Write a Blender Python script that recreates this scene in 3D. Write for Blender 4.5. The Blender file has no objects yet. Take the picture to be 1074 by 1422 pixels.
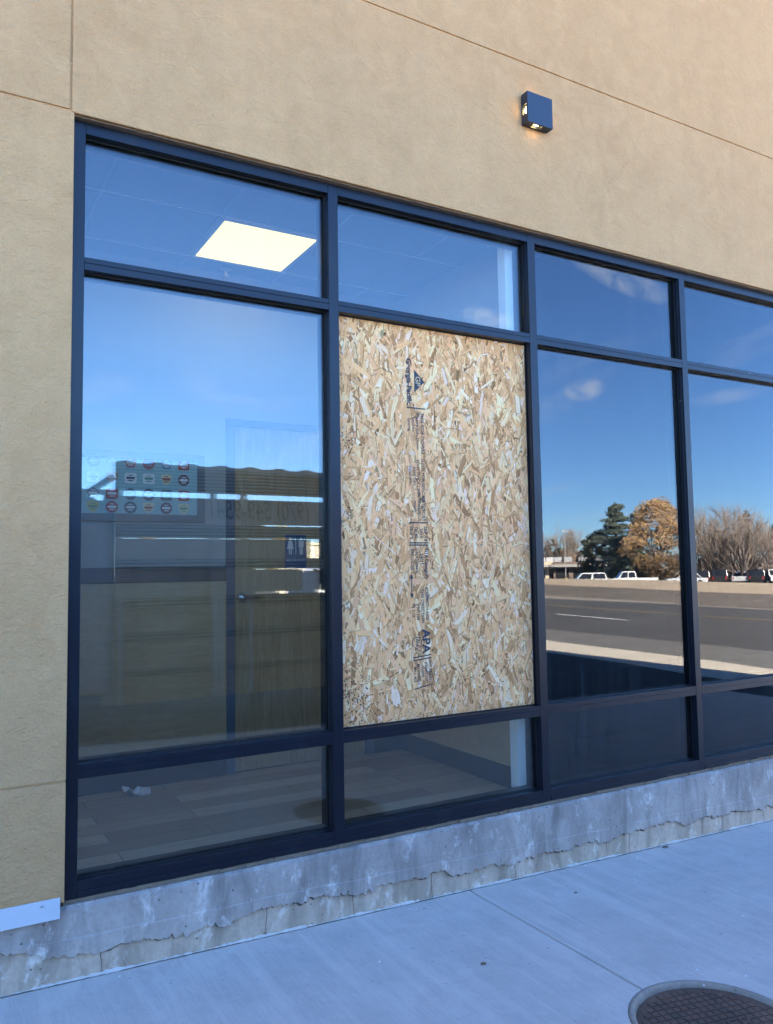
import bpy, bmesh, math, random
from mathutils import Vector, Matrix
random.seed(7)
R = math.radians
sc = bpy.context.scene
COL = sc.collection
EYE = 1.504                      # eye height over the pavement at the wall
D0 = 3.3                         # camera distance from the window plane (y = 0)
GL = 0.043                       # set-back of the outer glass face
F_PX, YAW, PITCH, ROLL = 1111.85, R(30.0092), R(4.1373), R(-0.9)

# ------------------------------------------------------------------ camera frame
_f = Vector((math.sin(YAW)*math.cos(PITCH), math.cos(YAW)*math.cos(PITCH), math.sin(PITCH)))
_r = Vector((math.cos(YAW), -math.sin(YAW), 0)); _u = _r.cross(_f)
CR = _r*math.cos(ROLL) + _u*math.sin(ROLL)
CU = -_r*math.sin(ROLL) + _u*math.cos(ROLL)
CF = _f
def bearing(px, py=790):
    return CR*((px-537)/F_PX) + CU*(-(py-711)/F_PX) + CF
def yard(px, dist, w=None):
    """Ground position of a far thing across the lot: seen by way of the window glass, so y is mirrored."""
    v = bearing(px)*dist
    return Vector((v.x, 2*GL-(-D0+v.y), -0.896 if w is None else w))

# ------------------------------------------------------------------ mesh builder
class MB:
    def __init__(s): s.v=[]; s.f=[]; s.c=[]
    def box(s, a, b, M=None):
        x0,y0,z0=a; x1,y1,z1=b
        p=[(x0,y0,z0),(x1,y0,z0),(x1,y1,z0),(x0,y1,z0),(x0,y0,z1),(x1,y0,z1),(x1,y1,z1),(x0,y1,z1)]
        if M: p=[tuple(M@Vector(q)) for q in p]
        n=len(s.v); s.v+=p
        s.f+=[tuple(n+i for i in q) for q in ((0,3,2,1),(4,5,6,7),(0,1,5,4),(1,2,6,5),(2,3,7,6),(3,0,4,7))]
        return s
    def poly(s, pts):
        n=len(s.v); s.v+=[tuple(p) for p in pts]; s.f.append(tuple(range(n,n+len(pts)))); return s
    def prism(s, pts, vec):
        """Close an outline and extrude it along vec."""
        n=len(s.v); k=len(pts); vec=Vector(vec)
        s.v+=[tuple(p) for p in pts]+[tuple(Vector(p)+vec) for p in pts]
        s.f.append(tuple(range(n,n+k))); s.f.append(tuple(range(n+2*k-1,n+k-1,-1)))
        for i in range(k):
            j=(i+1)%k; s.f.append((n+j,n+i,n+k+i,n+k+j))
        return s
    def tube(s, a, b, r0, r1=None, n=8, cap=True):
        a=Vector(a); b=Vector(b); r1=r0 if r1 is None else r1
        d=(b-a)
        if d.length<1e-6: return s
        d.normalize(); x=d.orthogonal().normalized(); y=d.cross(x); k=len(s.v)
        for c,r in ((a,r0),(b,r1)):
            for i in range(n):
                t=2*math.pi*i/n; s.v.append(tuple(c+x*(math.cos(t)*r)+y*(math.sin(t)*r)))
        for i in range(n):
            j=(i+1)%n; s.f.append((k+i,k+j,k+n+j,k+n+i))
        if cap: s.f.append(tuple(range(k+n-1,k-1,-1))); s.f.append(tuple(range(k+n,k+2*n)))
        return s
    def ball(s, c, rx, ry, rz, n=10, m=6, z0=-1.0):
        k=len(s.v); c=Vector(c)
        for i in range(m+1):
            t=-math.pi/2+math.pi*i/m
            for j in range(n):
                a=2*math.pi*j/n
                s.v.append((c.x+rx*math.cos(t)*math.cos(a), c.y+ry*math.cos(t)*math.sin(a), c.z+rz*max(z0,math.sin(t))))
        for i in range(m):
            for j in range(n):
                q=(j+1)%n; s.f.append((k+i*n+j,k+i*n+q,k+(i+1)*n+q,k+(i+1)*n+j))
        return s
    def build(s, name, mat, parent=None, bevel=0, seg=1, smooth=False, at=None):
        me=bpy.data.meshes.new(name)
        if at is not None: s.v=[(x-at[0],y-at[1],z-at[2]) for x,y,z in s.v]
        me.from_pydata(s.v,[],s.f); me.update()
        if bevel:
            bm=bmesh.new(); bm.from_mesh(me)
            bmesh.ops.recalc_face_normals(bm, faces=bm.faces)
            bmesh.ops.bevel(bm, geom=[e for e in bm.edges if len(e.link_faces)==2 and e.calc_face_angle(0)>0.6], offset=bevel, segments=seg, affect='EDGES', profile=0.5)
            bm.to_mesh(me); bm.free()
        if s.c:
            at_=me.color_attributes.new('Col','FLOAT_COLOR','CORNER')
            i=0
            for p in me.polygons:
                col=s.c[p.index]
                for _ in range(p.loop_total):
                    at_.data[i].color=(col[0],col[1],col[2],1); i+=1
        if smooth:
            for p in me.polygons: p.use_smooth=True
        me.materials.append(mat)
        o=bpy.data.objects.new(name,me); COL.objects.link(o)
        if parent is not None:
            o.parent=parent
            o.matrix_parent_inverse=Matrix.Identity(4)
            par=parent; off=Vector((0,0,0))
            o.location=(at if at is not None else Vector((0,0,0)))
        elif at is not None: o.location=at
        return o
def tag(o, label=None, cat=None, group=None, kind=None):
    for k,v in (('label',label),('category',cat),('group',group),('kind',kind)):
        if v: o[k]=v
    return o
def empty(name, loc, label, cat, group=None, rz=0):
    o=bpy.data.objects.new(name,None); COL.objects.link(o); o.location=loc; o.rotation_euler=(0,0,rz)
    o.empty_display_size=.2
    return tag(o,label,cat,group)

# ------------------------------------------------------------------ materials
class NT:
    """Small wrapper for writing node trees."""
    def __init__(s, name):
        s.m=bpy.data.materials.new(name); s.m.use_nodes=True; s.t=s.m.node_tree
        s.b=s.t.nodes['Principled BSDF']; s.o=s.t.nodes['Material Output']
    def n(s, typ, **kw):
        x=s.t.nodes.new(typ)
        for k,v in kw.items():
            if k in x.inputs: x.inputs[k].default_value=v
            else: setattr(x,k,v)
        return x
    def l(s,a,b): s.t.links.new(a,b)
    def coords(s, scale=(1,1,1), kind='Object', rot=(0,0,0)):
        tc=s.n('ShaderNodeTexCoord'); mp=s.n('ShaderNodeMapping')
        mp.inputs['Scale'].default_value=scale; mp.inputs['Rotation'].default_value=rot
        s.l(tc.outputs[kind],mp.inputs['Vector']); return mp.outputs['Vector']
    def noise(s, vec, scale, detail=4, rough=.5, dist=0):
        x=s.n('ShaderNodeTexNoise'); x.inputs['Scale'].default_value=scale; x.inputs['Detail'].default_value=detail
        x.inputs['Roughness'].default_value=rough; x.inputs['Distortion'].default_value=dist
        s.l(vec,x.inputs['Vector']); return x.outputs['Fac']
    def ramp(s, fac, stops, interp='LINEAR'):
        x=s.n('ShaderNodeValToRGB'); e=x.color_ramp.elements; x.color_ramp.interpolation=interp
        while len(e)<len(stops): e.new(.5)
        for i,(p,c) in enumerate(stops):
            e[i].position=p; e[i].color=(c,c,c,1) if not hasattr(c,'__len__') else (*c,1)
        s.l(fac,x.inputs['Fac']); return x.outputs['Color']
    def mix(s, fac, a, b, mode='MIX'):
        x=s.n('ShaderNodeMix'); x.data_type='RGBA'; x.blend_type=mode
        for sock,v in ((x.inputs[0],fac),(x.inputs[6],a),(x.inputs[7],b)):
            if hasattr(v,'links'): s.l(v,sock)
            elif hasattr(v,'__len__'): sock.default_value=(*v,1) if len(v)==3 else v
            else: sock.default_value=v if sock.type=='VALUE' else (v,v,v,1)
        return x.outputs[2]
    def math(s, op, a, b=None, c=None):
        x=s.n('ShaderNodeMath'); x.operation=op
        for i,v in enumerate((a,b,c)):
            if v is None: continue
            if hasattr(v,'links'): s.l(v,x.inputs[i])
            else: x.inputs[i].default_value=v
        return x.outputs[0]
    def bump(s, h, strength=.3, dist=.01, prev=None):
        x=s.n('ShaderNodeBump'); x.inputs['Strength'].default_value=strength; x.inputs['Distance'].default_value=dist
        s.l(h,x.inputs['Height'])
        if prev is not None: s.l(prev,x.inputs['Normal'])
        s.l(x.outputs['Normal'],s.b.inputs['Normal']); return x.outputs['Normal']
    def base(s, c):
        if hasattr(c,'links'): s.l(c,s.b.inputs['Base Color'])
        else: s.b.inputs['Base Color'].default_value=(*c,1)
    def rough(s, r):
        if hasattr(r,'links'): s.l(r,s.b.inputs['Roughness'])
        else: s.b.inputs['Roughness'].default_value=r
def simple(name, c, rough=.6, var=.12, scale=8, metal=0, bump=0, bscale=60, stretch=(1,1,1)):
    t=NT(name); v=t.coords(stretch); n=t.noise(v,scale,5,.6)
    t.base(t.mix(n,[x*(1-var) for x in c],[min(1,x*(1+var)) for x in c])); t.rough(rough)
    t.b.inputs['Metallic'].default_value=metal
    if bump: t.bump(t.noise(v,bscale,3),bump,.01)
    return t.m

def m_stucco():
    t=NT('stucco'); v=t.coords()
    big=t.noise(v,1.1,4,.55); mid=t.noise(v,9,5,.6,.6); fine=t.noise(v,120,4,.7)
    c=t.mix(t.ramp(big,[(.3,0),(.7,1)]),(.452,.238,.099),(.525,.285,.123))
    c=t.mix(t.ramp(mid,[(.35,0),(.7,1)]),c,(.545,.300,.132)); 
    c=t.mix(t.ramp(fine,[(.30,.22),(.55,0)]),c,(.275,.142,.057))
    # faint grey water streaks
    st=t.noise(t.coords((6,6,.35)),2.2,4,.6); c=t.mix(t.ramp(st,[(.5,0),(.75,.22)]),c,(.385,.222,.104))
    t.base(c); t.rough(.92); t.b.inputs['Specular IOR Level'].default_value=.2
    w=t.n('ShaderNodeTexVoronoi'); w.feature='SMOOTH_F1'; w.inputs['Scale'].default_value=75
    dv=t.n('ShaderNodeMapping'); t.l(t.coords((1,1,1.7),rot=(0,R(38),0)),dv.inputs['Vector'])
    t.l(dv.outputs[0],w.inputs['Vector'])
    h=t.math('ADD',t.math('MULTIPLY',w.outputs['Distance'],.5),t.noise(v,55,5,.65,1.2))
    b1=t.bump(h,.62,.008); t.bump(t.noise(t.coords((1,1,1.6),rot=(0,R(25),0)),11,4,.6,1.1),.34,.03,b1)
    return t.m
def m_osb():
    t=NT('osb_flakes'); a=t.n('ShaderNodeVertexColor'); a.layer_name='Col'
    v=t.coords((1,1,.12)); g=t.noise(v,260,4,.6); d=t.noise(t.coords(),90,3,.6)
    c=t.mix(t.ramp(g,[(.35,.28),(.6,0)]),a.outputs['Color'],(.42,.30,.18),'MULTIPLY')
    c=t.mix(t.ramp(d,[(.55,0),(.75,.25)]),c,(.86,.52,.22))
    t.base(c); t.rough(.85); t.b.inputs['Specular IOR Level'].default_value=.12
    t.bump(g,.25,.002); return t.m
def m_concrete(name, c0, c1, stain, patch=None, broom=False, pits=True):
    t=NT(name); v=t.coords(); n=t.noise(v,3.2,6,.62,.3); f=t.noise(v,60,4,.6)
    c=t.mix(t.ramp(n,[(.32,0),(.68,1)]),c0,c1)
    s=t.noise(t.coords((3,3,.8)),2.6,5,.65,.5); c=t.mix(t.ramp(s,[(.46,0),(.68,.8 if patch else .45)]),c,stain)
    if patch:
        q=t.noise(t.coords((3.2,3.2,1.9)),2.6,8,.75,.35); c=t.mix(t.ramp(q,[(.55,0),(.67,.9)]),c,patch)
    c=t.mix(t.ramp(f,[(.3,.25),(.55,0)]),c,stain)
    h=f
    if pits:
        w=t.n('ShaderNodeTexVoronoi'); w.inputs['Scale'].default_value=26; t.l(v,w.inputs['Vector'])
        r=t.ramp(w.outputs['Distance'],[(.08,1),(.14,0)]); k=t.noise(v,9,2); r=t.math('MULTIPLY',r,t.ramp(k,[(.48,0),(.56,.85)]))
        c=t.mix(r,c,[x*.3 for x in stain])
    if broom:
        bv=t.coords((1,.035,1)); bn=t.noise(bv,190,3,.6); c=t.mix(t.ramp(bn,[(.35,.4),(.55,0)]),c,[x*.84 for x in c0])
        bb=t.noise(t.coords((1,.07,1)),14,4,.6); c=t.mix(t.ramp(bb,[(.5,0),(.75,.6)]),c,[min(1,x*1.10) for x in c1])
        cr=t.noise(v,7,8,.7,1.5)
        h=t.math('ADD',bn,t.math('MULTIPLY',f,.6))
        dk=t.noise(v,38,3,.5); c=t.mix(t.ramp(dk,[(.26,.5),(.3,0)]),c,(.16,.14,.12))
    t.base(c); t.rough(.9); t.b.inputs['Specular IOR Level'].default_value=.25
    b1=t.bump(h,.25,.004); t.bump(n,.12,.02,b1); return t.m
def m_frame():
    t=NT('dark_anodised_metal'); v=t.coords(); n=t.noise(v,5,4,.6)
    c=t.mix(n,(.004,.005,.009),(.007,.009,.016))
    d=t.noise(t.coords((1,1,.3)),6,6,.7,.5); c=t.mix(t.ramp(d,[(.58,0),(.8,.22)]),c,(.06,.058,.06))
    w=t.n('ShaderNodeTexVoronoi'); w.inputs['Scale'].default_value=9; t.l(t.coords((1,1,2.4)),w.inputs['Vector'])
    sp=t.ramp(w.outputs['Distance'],[(.035,1),(.06,0)]); sp=t.math('MULTIPLY',sp,t.ramp(t.noise(v,3.1,2),[(.6,0),(.66,.55)]))
    c=t.mix(sp,c,(.6,.6,.58)); t.base(c)
    t.rough(t.ramp(d,[(.3,.26),(.7,.42)])); t.b.inputs['Specular IOR Level'].default_value=.30
    t.bump(t.noise(v,40,2),.03,.002); return t.m
def m_glass(name, tint=(.86,.9,.9), dust=.012, gain=1.0):
    """Thin lite: clear body, mirror-like face that strengthens at a glancing angle, rain streaks and dust."""
    t=NT(name); t.t.nodes.remove(t.b)
    g=t.n('ShaderNodeNewGeometry'); dp=t.n('ShaderNodeVectorMath',operation='DOT_PRODUCT')
    t.l(g.outputs['Incoming'],dp.inputs[0]); t.l(g.outputs['Normal'],dp.inputs[1])
    c=t.math('ABSOLUTE',dp.outputs['Value']); k=t.math('POWER',t.math('SUBTRACT',1.0,c),5.0)
    F=t.math('MULTIPLY_ADD',k,.955*min(1,gain),.045*gain)
    tr=t.n('ShaderNodeBsdfTransparent'); tr.inputs[0].default_value=(*[x**.5 for x in tint],1)
    gl=t.n('ShaderNodeBsdfGlossy'); gl.inputs['Roughness'].default_value=0; gl.inputs['Color'].default_value=(1,1,1,1)
    bp=t.n('ShaderNodeBump'); bp.inputs['Strength'].default_value=.07; bp.inputs['Distance'].default_value=.004
    t.l(t.noise(t.coords((1,1,.7)),1.6,1,.4),bp.inputs['Height']); t.l(bp.outputs[0],gl.inputs['Normal'])
    m1=t.n('ShaderNodeMixShader'); t.l(F,m1.inputs[0]); t.l(tr.outputs[0],m1.inputs[1]); t.l(gl.outputs[0],m1.inputs[2])
    df=t.n('ShaderNodeBsdfDiffuse'); df.inputs[0].default_value=(.7,.7,.68,1)
    st=t.ramp(t.noise(t.coords((8,8,.20)),2.4,6,.65,.2),[(.46,0),(.70,1)])
    cl=t.ramp(t.noise(t.coords(),1.5,4,.6),[(.35,.25),(.65,1)])
    w=t.n('ShaderNodeTexVoronoi'); w.inputs['Scale'].default_value=17; t.l(t.coords(),w.inputs['Vector'])
    sp=t.math('MULTIPLY',t.ramp(w.outputs['Distance'],[(.03,1),(.05,0)]),.0)
    du=t.math('MULTIPLY_ADD',t.math('MULTIPLY',st,cl),dust*3.2,dust*.12)
    m2=t.n('ShaderNodeMixShader'); t.l(du,m2.inputs[0]); t.l(m1.outputs[0],m2.inputs[1]); t.l(df.outputs[0],m2.inputs[2])
    t.l(m2.outputs[0],t.o.inputs['Surface']); return t.m
def m_emit(name, c, s):
    t=NT(name); t.base((.8,.8,.75)); t.b.inputs['Emission Color'].default_value=(*c,1); t.b.inputs['Emission Strength'].default_value=s
    return t.m
def m_planks():
    t=NT('plank_floor'); v=t.coords()
    b=t.n('ShaderNodeTexBrick'); t.l(v,b.inputs['Vector']); b.offset=.37; b.offset_frequency=2
    for k,x in (('Scale',1.0),('Mortar Size',.0022),('Brick Width',1.22),('Row Height',.152),('Bias',0.0)): b.inputs[k].default_value=x
    b.inputs['Color1'].default_value=(.34,.25,.165,1); b.inputs['Color2'].default_value=(.78,.62,.44,1); b.inputs['Mortar'].default_value=(.05,.04,.035,1)
    g=t.noise(t.coords((.5,9,1)),9,6,.65,.4); c=t.mix(t.ramp(g,[(.35,.4),(.65,0)]),b.outputs['Color'],(.14,.11,.085))
    t.base(c); t.rough(.38); t.bump(g,.08,.002); return t.m
def m_wood(name,c0,c1,stretch=(5,5,.5),rough=.45):
    t=NT(name); g=t.noise(t.coords(stretch),5,7,.65,.9); f=t.noise(t.coords([s*4 for s in stretch]),8,4,.6)
    c=t.mix(t.ramp(g,[(.3,0),(.7,1)]),c0,c1); c=t.mix(t.ramp(f,[(.35,.3),(.6,0)]),c,[x*.5 for x in c0])
    t.base(c); t.rough(rough); return t.m
def m_ground(name,c0,c1,c2,scale=1.5,grain=60,bump=.3):
    t=NT(name); v=t.coords(); n=t.noise(v,scale,6,.65,.4); f=t.noise(v,grain,4,.7); b=t.noise(v,scale*.12,3,.5)
    c=t.mix(t.ramp(n,[(.3,0),(.7,1)]),c0,c1); c=t.mix(t.ramp(f,[(.4,.7),(.6,0)]),c,c2); c=t.mix(t.ramp(b,[(.4,0),(.7,.35)]),c,c2)
    t.base(c); t.rough(.95); t.b.inputs['Specular IOR Level'].default_value=.15; t.bump(f,bump,.02); return t.m
def m_leaf(name,c0,c1,c2=None):
    t=NT(name); oi=t.n('ShaderNodeVertexColor'); oi.layer_name='Col'
    sp=t.n('ShaderNodeSeparateColor'); t.l(oi.outputs['Color'],sp.inputs[0])
    c=t.mix(sp.outputs[0],c0,c1)
    if c2: c=t.mix(t.ramp(sp.outputs[1],[(.6,0),(.75,1)]),c,c2)
    t.base(c); t.rough(.7); t.b.inputs['Specular IOR Level'].default_value=.2
    return t.m
def m_paint(name,c,rough=.3,coat=.6):
    t=NT(name); n=t.noise(t.coords(),3,4,.6); t.base(t.mix(n,[x*.93 for x in c],c)); t.rough(rough); t.b.inputs['Coat Weight'].default_value=coat; return t.m
def m_rack():
    t=NT('weathered_aluminium'); v=t.coords((.6,1,1)); n=t.noise(v,4,6,.65,.5)
    c=t.mix(t.ramp(n,[(.3,0),(.7,1)]),(.64,.53,.38),(.82,.70,.52))
    s=t.noise(t.coords((3,1,.4)),3,5,.65,.6); c=t.mix(t.ramp(s,[(.54,0),(.72,.75)]),c,(.33,.20,.095))
    t.base(c); t.rough(.55); t.bump(n,.1,.01); return t.m
def m_rust():
    t=NT('rusty_iron'); v=t.coords(); n=t.noise(v,7,6,.65,.5)
    c=t.mix(t.ramp(n,[(.35,0),(.65,1)]),(.11,.068,.048),(.22,.118,.072))
    n2=t.noise(v,16,5,.7); c=t.mix(t.ramp(n2,[(.58,0),(.7,.7)]),c,(.30,.165,.10))
    t.base(c); t.rough(.66); t.b.inputs['Metallic'].default_value=.35; t.bump(n2,.3,.004); return t.m
def m_ink():
    t=NT('stamp_ink'); t.base((.045,.048,.06)); t.rough(.8)
    tr=t.n('ShaderNodeBsdfTransparent'); mx=t.n('ShaderNodeMixShader')
    f=t.ramp(t.noise(t.coords((1,1,.4)),130,4,.7),[(.34,.12),(.52,.92)])
    t.l(f,mx.inputs[0]); t.l(tr.outputs[0],mx.inputs[1]); t.l(t.b.outputs[0],mx.inputs[2]); t.l(mx.outputs[0],t.o.inputs['Surface']); return t.m

M={}
M['stucco']=m_stucco(); M['osb']=m_osb(); M['frame']=m_frame()
M['coat']=m_concrete('concrete_base',(.30,.24,.20),(.44,.36,.30),(.18,.144,.12),patch=(.68,.58,.50))
M['substrate']=m_concrete('old_footing',(.40,.30,.215),(.53,.405,.305),(.20,.155,.11),patch=(.72,.62,.53))
M['walk']=m_concrete('sidewalk_concrete',(.53,.44,.365),(.62,.52,.43),(.43,.365,.305),broom=True,pits=False)
M['collar']=m_concrete('collar_concrete',(.27,.205,.155),(.40,.32,.25),(.14,.105,.08))
M['glass']=m_glass('clear_glass',tint=(.80,.82,.77),gain=1.03,dust=.003); M['inner']=m_glass('inner_glass',tint=(.93,.94,.94),dust=.002,gain=.6)
M['dark_glass']=m_glass('tinted_glass',tint=(.35,.37,.38),dust=.006,gain=1.2)
M['sealant']=simple('brown_sealant',(.18,.125,.08),.8,.4,30,bump=.3)
M['crack']=simple('crack_ledge_shade',(.075,.062,.052),.95,.3,40)
M['polegrey']=simple('grey_pole_paint',(.30,.30,.31),.5,.1)
M['mortar']=simple('pale_mortar',(.56,.49,.42),.95,.25,30,bump=.3)
M['gasket']=simple('black_rubber',(.008,.008,.009),.7,.1)
M['chrome']=simple('brushed_steel',(.55,.55,.56),.28,.05,10,1.0)
M['galv']=simple('galvanised_metal',(.62,.63,.64),.42,.08,5,.35)
M['white']=simple('white_paint',(.37,.36,.34),.7,.04,4)
M['trim']=simple('skylit_white_trim',(.92,.92,.91),.5,.02)
M['tile']=simple('ceiling_tile',(.33,.33,.33),.9,.04,40,bump=.2,bscale=150)
M['tbar']=simple('white_ceiling_bar',(.74,.74,.73),.5,.02); M['tshade']=simple('shaded_ceiling_bar',(.42,.42,.41),.6,.02)
M['black']=simple('dark_room_wall',(.022,.022,.024),.9,.2)
M['base']=simple('dark_cove_base',(.025,.026,.03),.5,.2)
M['planks']=m_planks()
M['door']=m_wood('oak_veneer',(.38,.24,.115),(.56,.38,.20))
M['wains']=m_wood('tan_wainscot',(.50,.33,.165),(.62,.43,.24),(.6,5,5))
M['jamb']=m_paint('blue_grey_paint',(.085,.11,.16),.4,.2)
M['railp']=m_paint('dark_navy_paint',(.022,.028,.045),.4,.1)
M['signblue']=m_paint('sign_blue',(.02,.075,.21),.4,.1)
M['signwhite']=m_paint('sign_white',(.85,.85,.85),.5,0)
M['light_panel']=m_emit('lit_diffuser',(1,.80,.20),.125)
M['bulb']=m_emit('warm_led',(1,.72,.30),2.4)
M['lampbox']=m_paint('dark_bronze_paint',(.014,.018,.028),.42,.05)
M['asphalt']=m_ground('asphalt',(.085,.084,.083),(.115,.113,.11),(.06,.06,.06),1.2,40,.2)
M['asphalt_old']=m_ground('pale_asphalt',(.15,.145,.135),(.19,.185,.17),(.12,.115,.11),1.2,40,.2)
M['lot']=m_ground('lot_asphalt',(.05,.05,.052),(.075,.074,.073),(.035,.035,.036),1.0,45,.2)
M['strip']=m_ground('pale_concrete_strip',(.54,.49,.40),(.62,.57,.47),(.46,.41,.33),.6,30,.1)
M['gravel']=m_ground('grey_gravel',(.17,.145,.12),(.29,.25,.205),(.07,.06,.05),1.6,5,.9)
M['gutter']=m_ground('old_gutter_concrete',(.27,.245,.20),(.34,.31,.26),(.2,.18,.15),.8,20,.2)
M['dirt']=m_ground('dry_dirt',(.44,.35,.25),(.54,.45,.33),(.33,.26,.18),.8,12,.4)
M['dry']=m_ground('dry_grass_verge',(.30,.26,.19),(.40,.35,.26),(.2,.17,.12),.6,8,.4)
M['yellow']=simple('yellow_road_paint',(.40,.28,.10),.8,.15); M['wline']=simple('white_road_paint',(.75,.75,.72),.8,.1)
M['bark']=simple('bark',(.13,.105,.085),.95,.3,3,bump=.4,bscale=12,stretch=(1,1,.2)); M['twig']=simple('grey_twigs',(.21,.168,.14),.95,.25,1)
M['rust']=m_rust(); M['rack']=m_rack(); M['ink']=m_ink()
M['cab']=m_paint('white_cab_paint',(.62,.62,.61),.35,.5); M['tyre']=simple('tyre_rubber',(.025,.025,.025),.85,.2)
M['carglass']=simple('dark_car_glass',(.02,.022,.026),.08,.1); M['chassis']=simple('black_chassis',(.03,.03,.03),.7,.3)
M['red']=m_paint('red_lens',(.45,.02,.015),.3,.5)
M['roofw']=simple('roof_membrane',(.55,.54,.52),.9,.1)
M['ply']=m_wood('old_plywood',(.50,.31,.15),(.82,.62,.36),(.5,4,4),.7)
M['signface']=simple('sign_face',(.74,.66,.54),.5,.1,3)
M['letters']=simple('dark_lettering',(.022,.02,.02),.6,.2)

# ================================================================== THE SETTING
def W(z): return z+EYE
def gz(x): return -.0247*(x-.27)                 # the pavement falls to the right
LOTZ=-.376
# ---- lines across the yard: (offset x, mirrored distance y') samples
def line(pts, before=.09, after=.33):
    def f(yp):
        if yp<=pts[0][1]: return pts[0][0]-before*(pts[0][1]-max(yp,-30))
        for (xa,ya),(xb,yb) in zip(pts,pts[1:]):
            if yp<=yb: return xa+(xb-xa)*(yp-ya)/(yb-ya)
        return pts[-1][0]+after*(min(yp,140)-pts[-1][1])
    return f
S_=line([(13.14,5.78),(13.58,8.12),(13.86,12.64)])
A1=line([(15.83,7.61),(16.11,10.23),(16.43,15.58)])
WL=line([(21.11,16.66),(22.02,21.32)],.19)
YL=line([(24.42,13.47),(25.0,17.56),(27.11,27.85)],.14)
A2=line([(29.67,17.06),(31.3,22.88),(32.77,34.34)],.28)
GB=line([(32.31-1.2,20.5),(32.31,24.07),(36.13,38.18)],.28)
GT=line([(34.7,20.5),(37.0,27.0),(46.2,49.7)],.3)
CRS=line([(42.4,25.7),(47.7,36.4),(56.1,61.0)],.4)
YS=[-60,-30,-10,0,3,6,8,10,12,14,16,18,20,23,26,30,34,38,43,50,60,75,95,120,140,220,500,3000]
def yreal(yp): return 2*GL-yp
def strip(name, fa, fb, mat, dz=0, za=LOTZ, zb=LOTZ, ys=None, n=1, kind='structure'):
    mb=MB(); ys=ys or YS
    for yp in ys:
        xa,xb=fa(yp),fb(yp)
        for i in range(n+1):
            t=i/n; mb.v.append((xa+(xb-xa)*t,yreal(yp),za+(zb-za)*t+dz))
    for j in range(len(ys)-1):
        for i in range(n):
            k=j*(n+1)+i; mb.f.append((k,k+1,k+n+2,k+n+1))
    o=mb.build(name,mat); tag(o,kind=kind); return o
# ground: one sheet from far left to the horizon, following the lot, the road bed, the bank and the lower lot behind it
gmb=MB(); cols=[(lambda y:-3000,.13),(lambda y:-10,.13),(lambda y:10.3,LOTZ),(S_,LOTZ),(A2,LOTZ),(GB,LOTZ),(GT,W(-1.52)),(CRS,W(-1.2)),(lambda y:CRS(y)+7,W(-1.75)),(lambda y:CRS(y)+20,-.896),(lambda y:4000,-.896)]
GY=[-3000,-400]+YS
for yp in GY:
    for f,z in cols: gmb.v.append((f(yp),yreal(yp),z))
n=len(cols)
for j in range(len(GY)-1):
    for i in range(n-1):
        k=j*n+i; gmb.f.append((k+1,k,k+n,k+n+1))
t=M['lot']
tag(gmb.build('ground',M['dry']),kind='structure')
tag(strip('parking_lot',lambda y:-10+.0,lambda y:10.3,M['lot'],.004,.13,LOTZ),kind='structure')
strip('lot_edge',lambda y:10.3,lambda y:S_(y)-1.75,M['lot'],.006)
strip('concrete_verge',lambda y:S_(y)-1.75,S_,M['strip'],.006)
strip('pavement',S_,A1,M['asphalt_old'],.006)
strip('road',A1,A2,M['asphalt'],.008)
strip('gutter_strip',A2,GB,M['gutter'],.010)
strip('gravel_bank',GB,GT,M['gravel'],.07,LOTZ-.06,W(-1.52),n=3)
strip('dirt_bank',GT,CRS,M['dirt'],.075,W(-1.52),W(-1.2),n=3)
strip('road_line',lambda y:YL(y)-.07,lambda y:YL(y)+.07,M['yellow'],.013)
strip('road_line',lambda y:WL(y)-.07,lambda y:WL(y)+.07,M['wline'],.013,ys=[16.66,19,21.32])
for a,b in ((26.5,31.0),(36.5,41.0)): strip('road_line',lambda y:WL(y)-.07,lambda y:WL(y)+.07,M['wline'],.013,ys=[a,(a+b)/2,b])
strip('upper_lot',lambda y:CRS(y)+20,lambda y:CRS(y)+95,M['asphalt_old'],.006,-.896,-.896)

# ---- sidewalk: two broom-finished slabs with tooled edges, round opening for the manhole
MHC=(2.379,-1.395); MHR=.300
def slab(x0,x1,hole=None):
    y0,y1=-.018,-2.45
    pts=[]
    if hole is None: pts=[(x0,y0),(x1,y0),(x1,y1),(x0,y1)]
    elif hole=='left':      # slab on the left of the joint: the circle bites its right edge
        dx=x1-MHC[0]; a=math.acos(dx/MHR)
        pts=[(x0,y0),(x1,y0)]+[(MHC[0]+MHR*math.cos(t),MHC[1]+MHR*math.sin(t)) for t in [a+(2*math.pi-2*a)*i/40 for i in range(41)]]+[(x1,y1),(x0,y1)]
    else:
        dx=x0-MHC[0]; a=math.acos(dx/MHR)
        pts=[(x0,y0),(x1,y0),(x1,y1),(x0,y1)]+[(MHC[0]+MHR*math.cos(t),MHC[1]+MHR*math.sin(t)) for t in [-a+2*a*i/40 for i in range(41)]]
    mb=MB(); mb.prism([(x,y,gz(x)) for x,y in pts],(0,0,-.12))
    o=mb.build('sidewalk',M['walk'],bevel=.006,seg=2); return tag(o,kind='structure')
slab(2.333,4.90,'right'); slab(-.12,2.325,'left')
for a,b in ((-2.56,-.128),(-5.0,-2.568),(4.908,7.35),(7.358,9.8)): slab(a,b)
for k in range(6):
    a=-5.0+k*2.44; mb=MB(); mb.prism([(x,y,gz(x)) for x,y in [(a,-2.458),(a+2.432,-2.458),(a+2.432,-4.1),(a,-4.1)]],(0,0,-.12))
    tag(mb.build('sidewalk',M['walk'],bevel=.006,seg=2),kind='structure')
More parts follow.
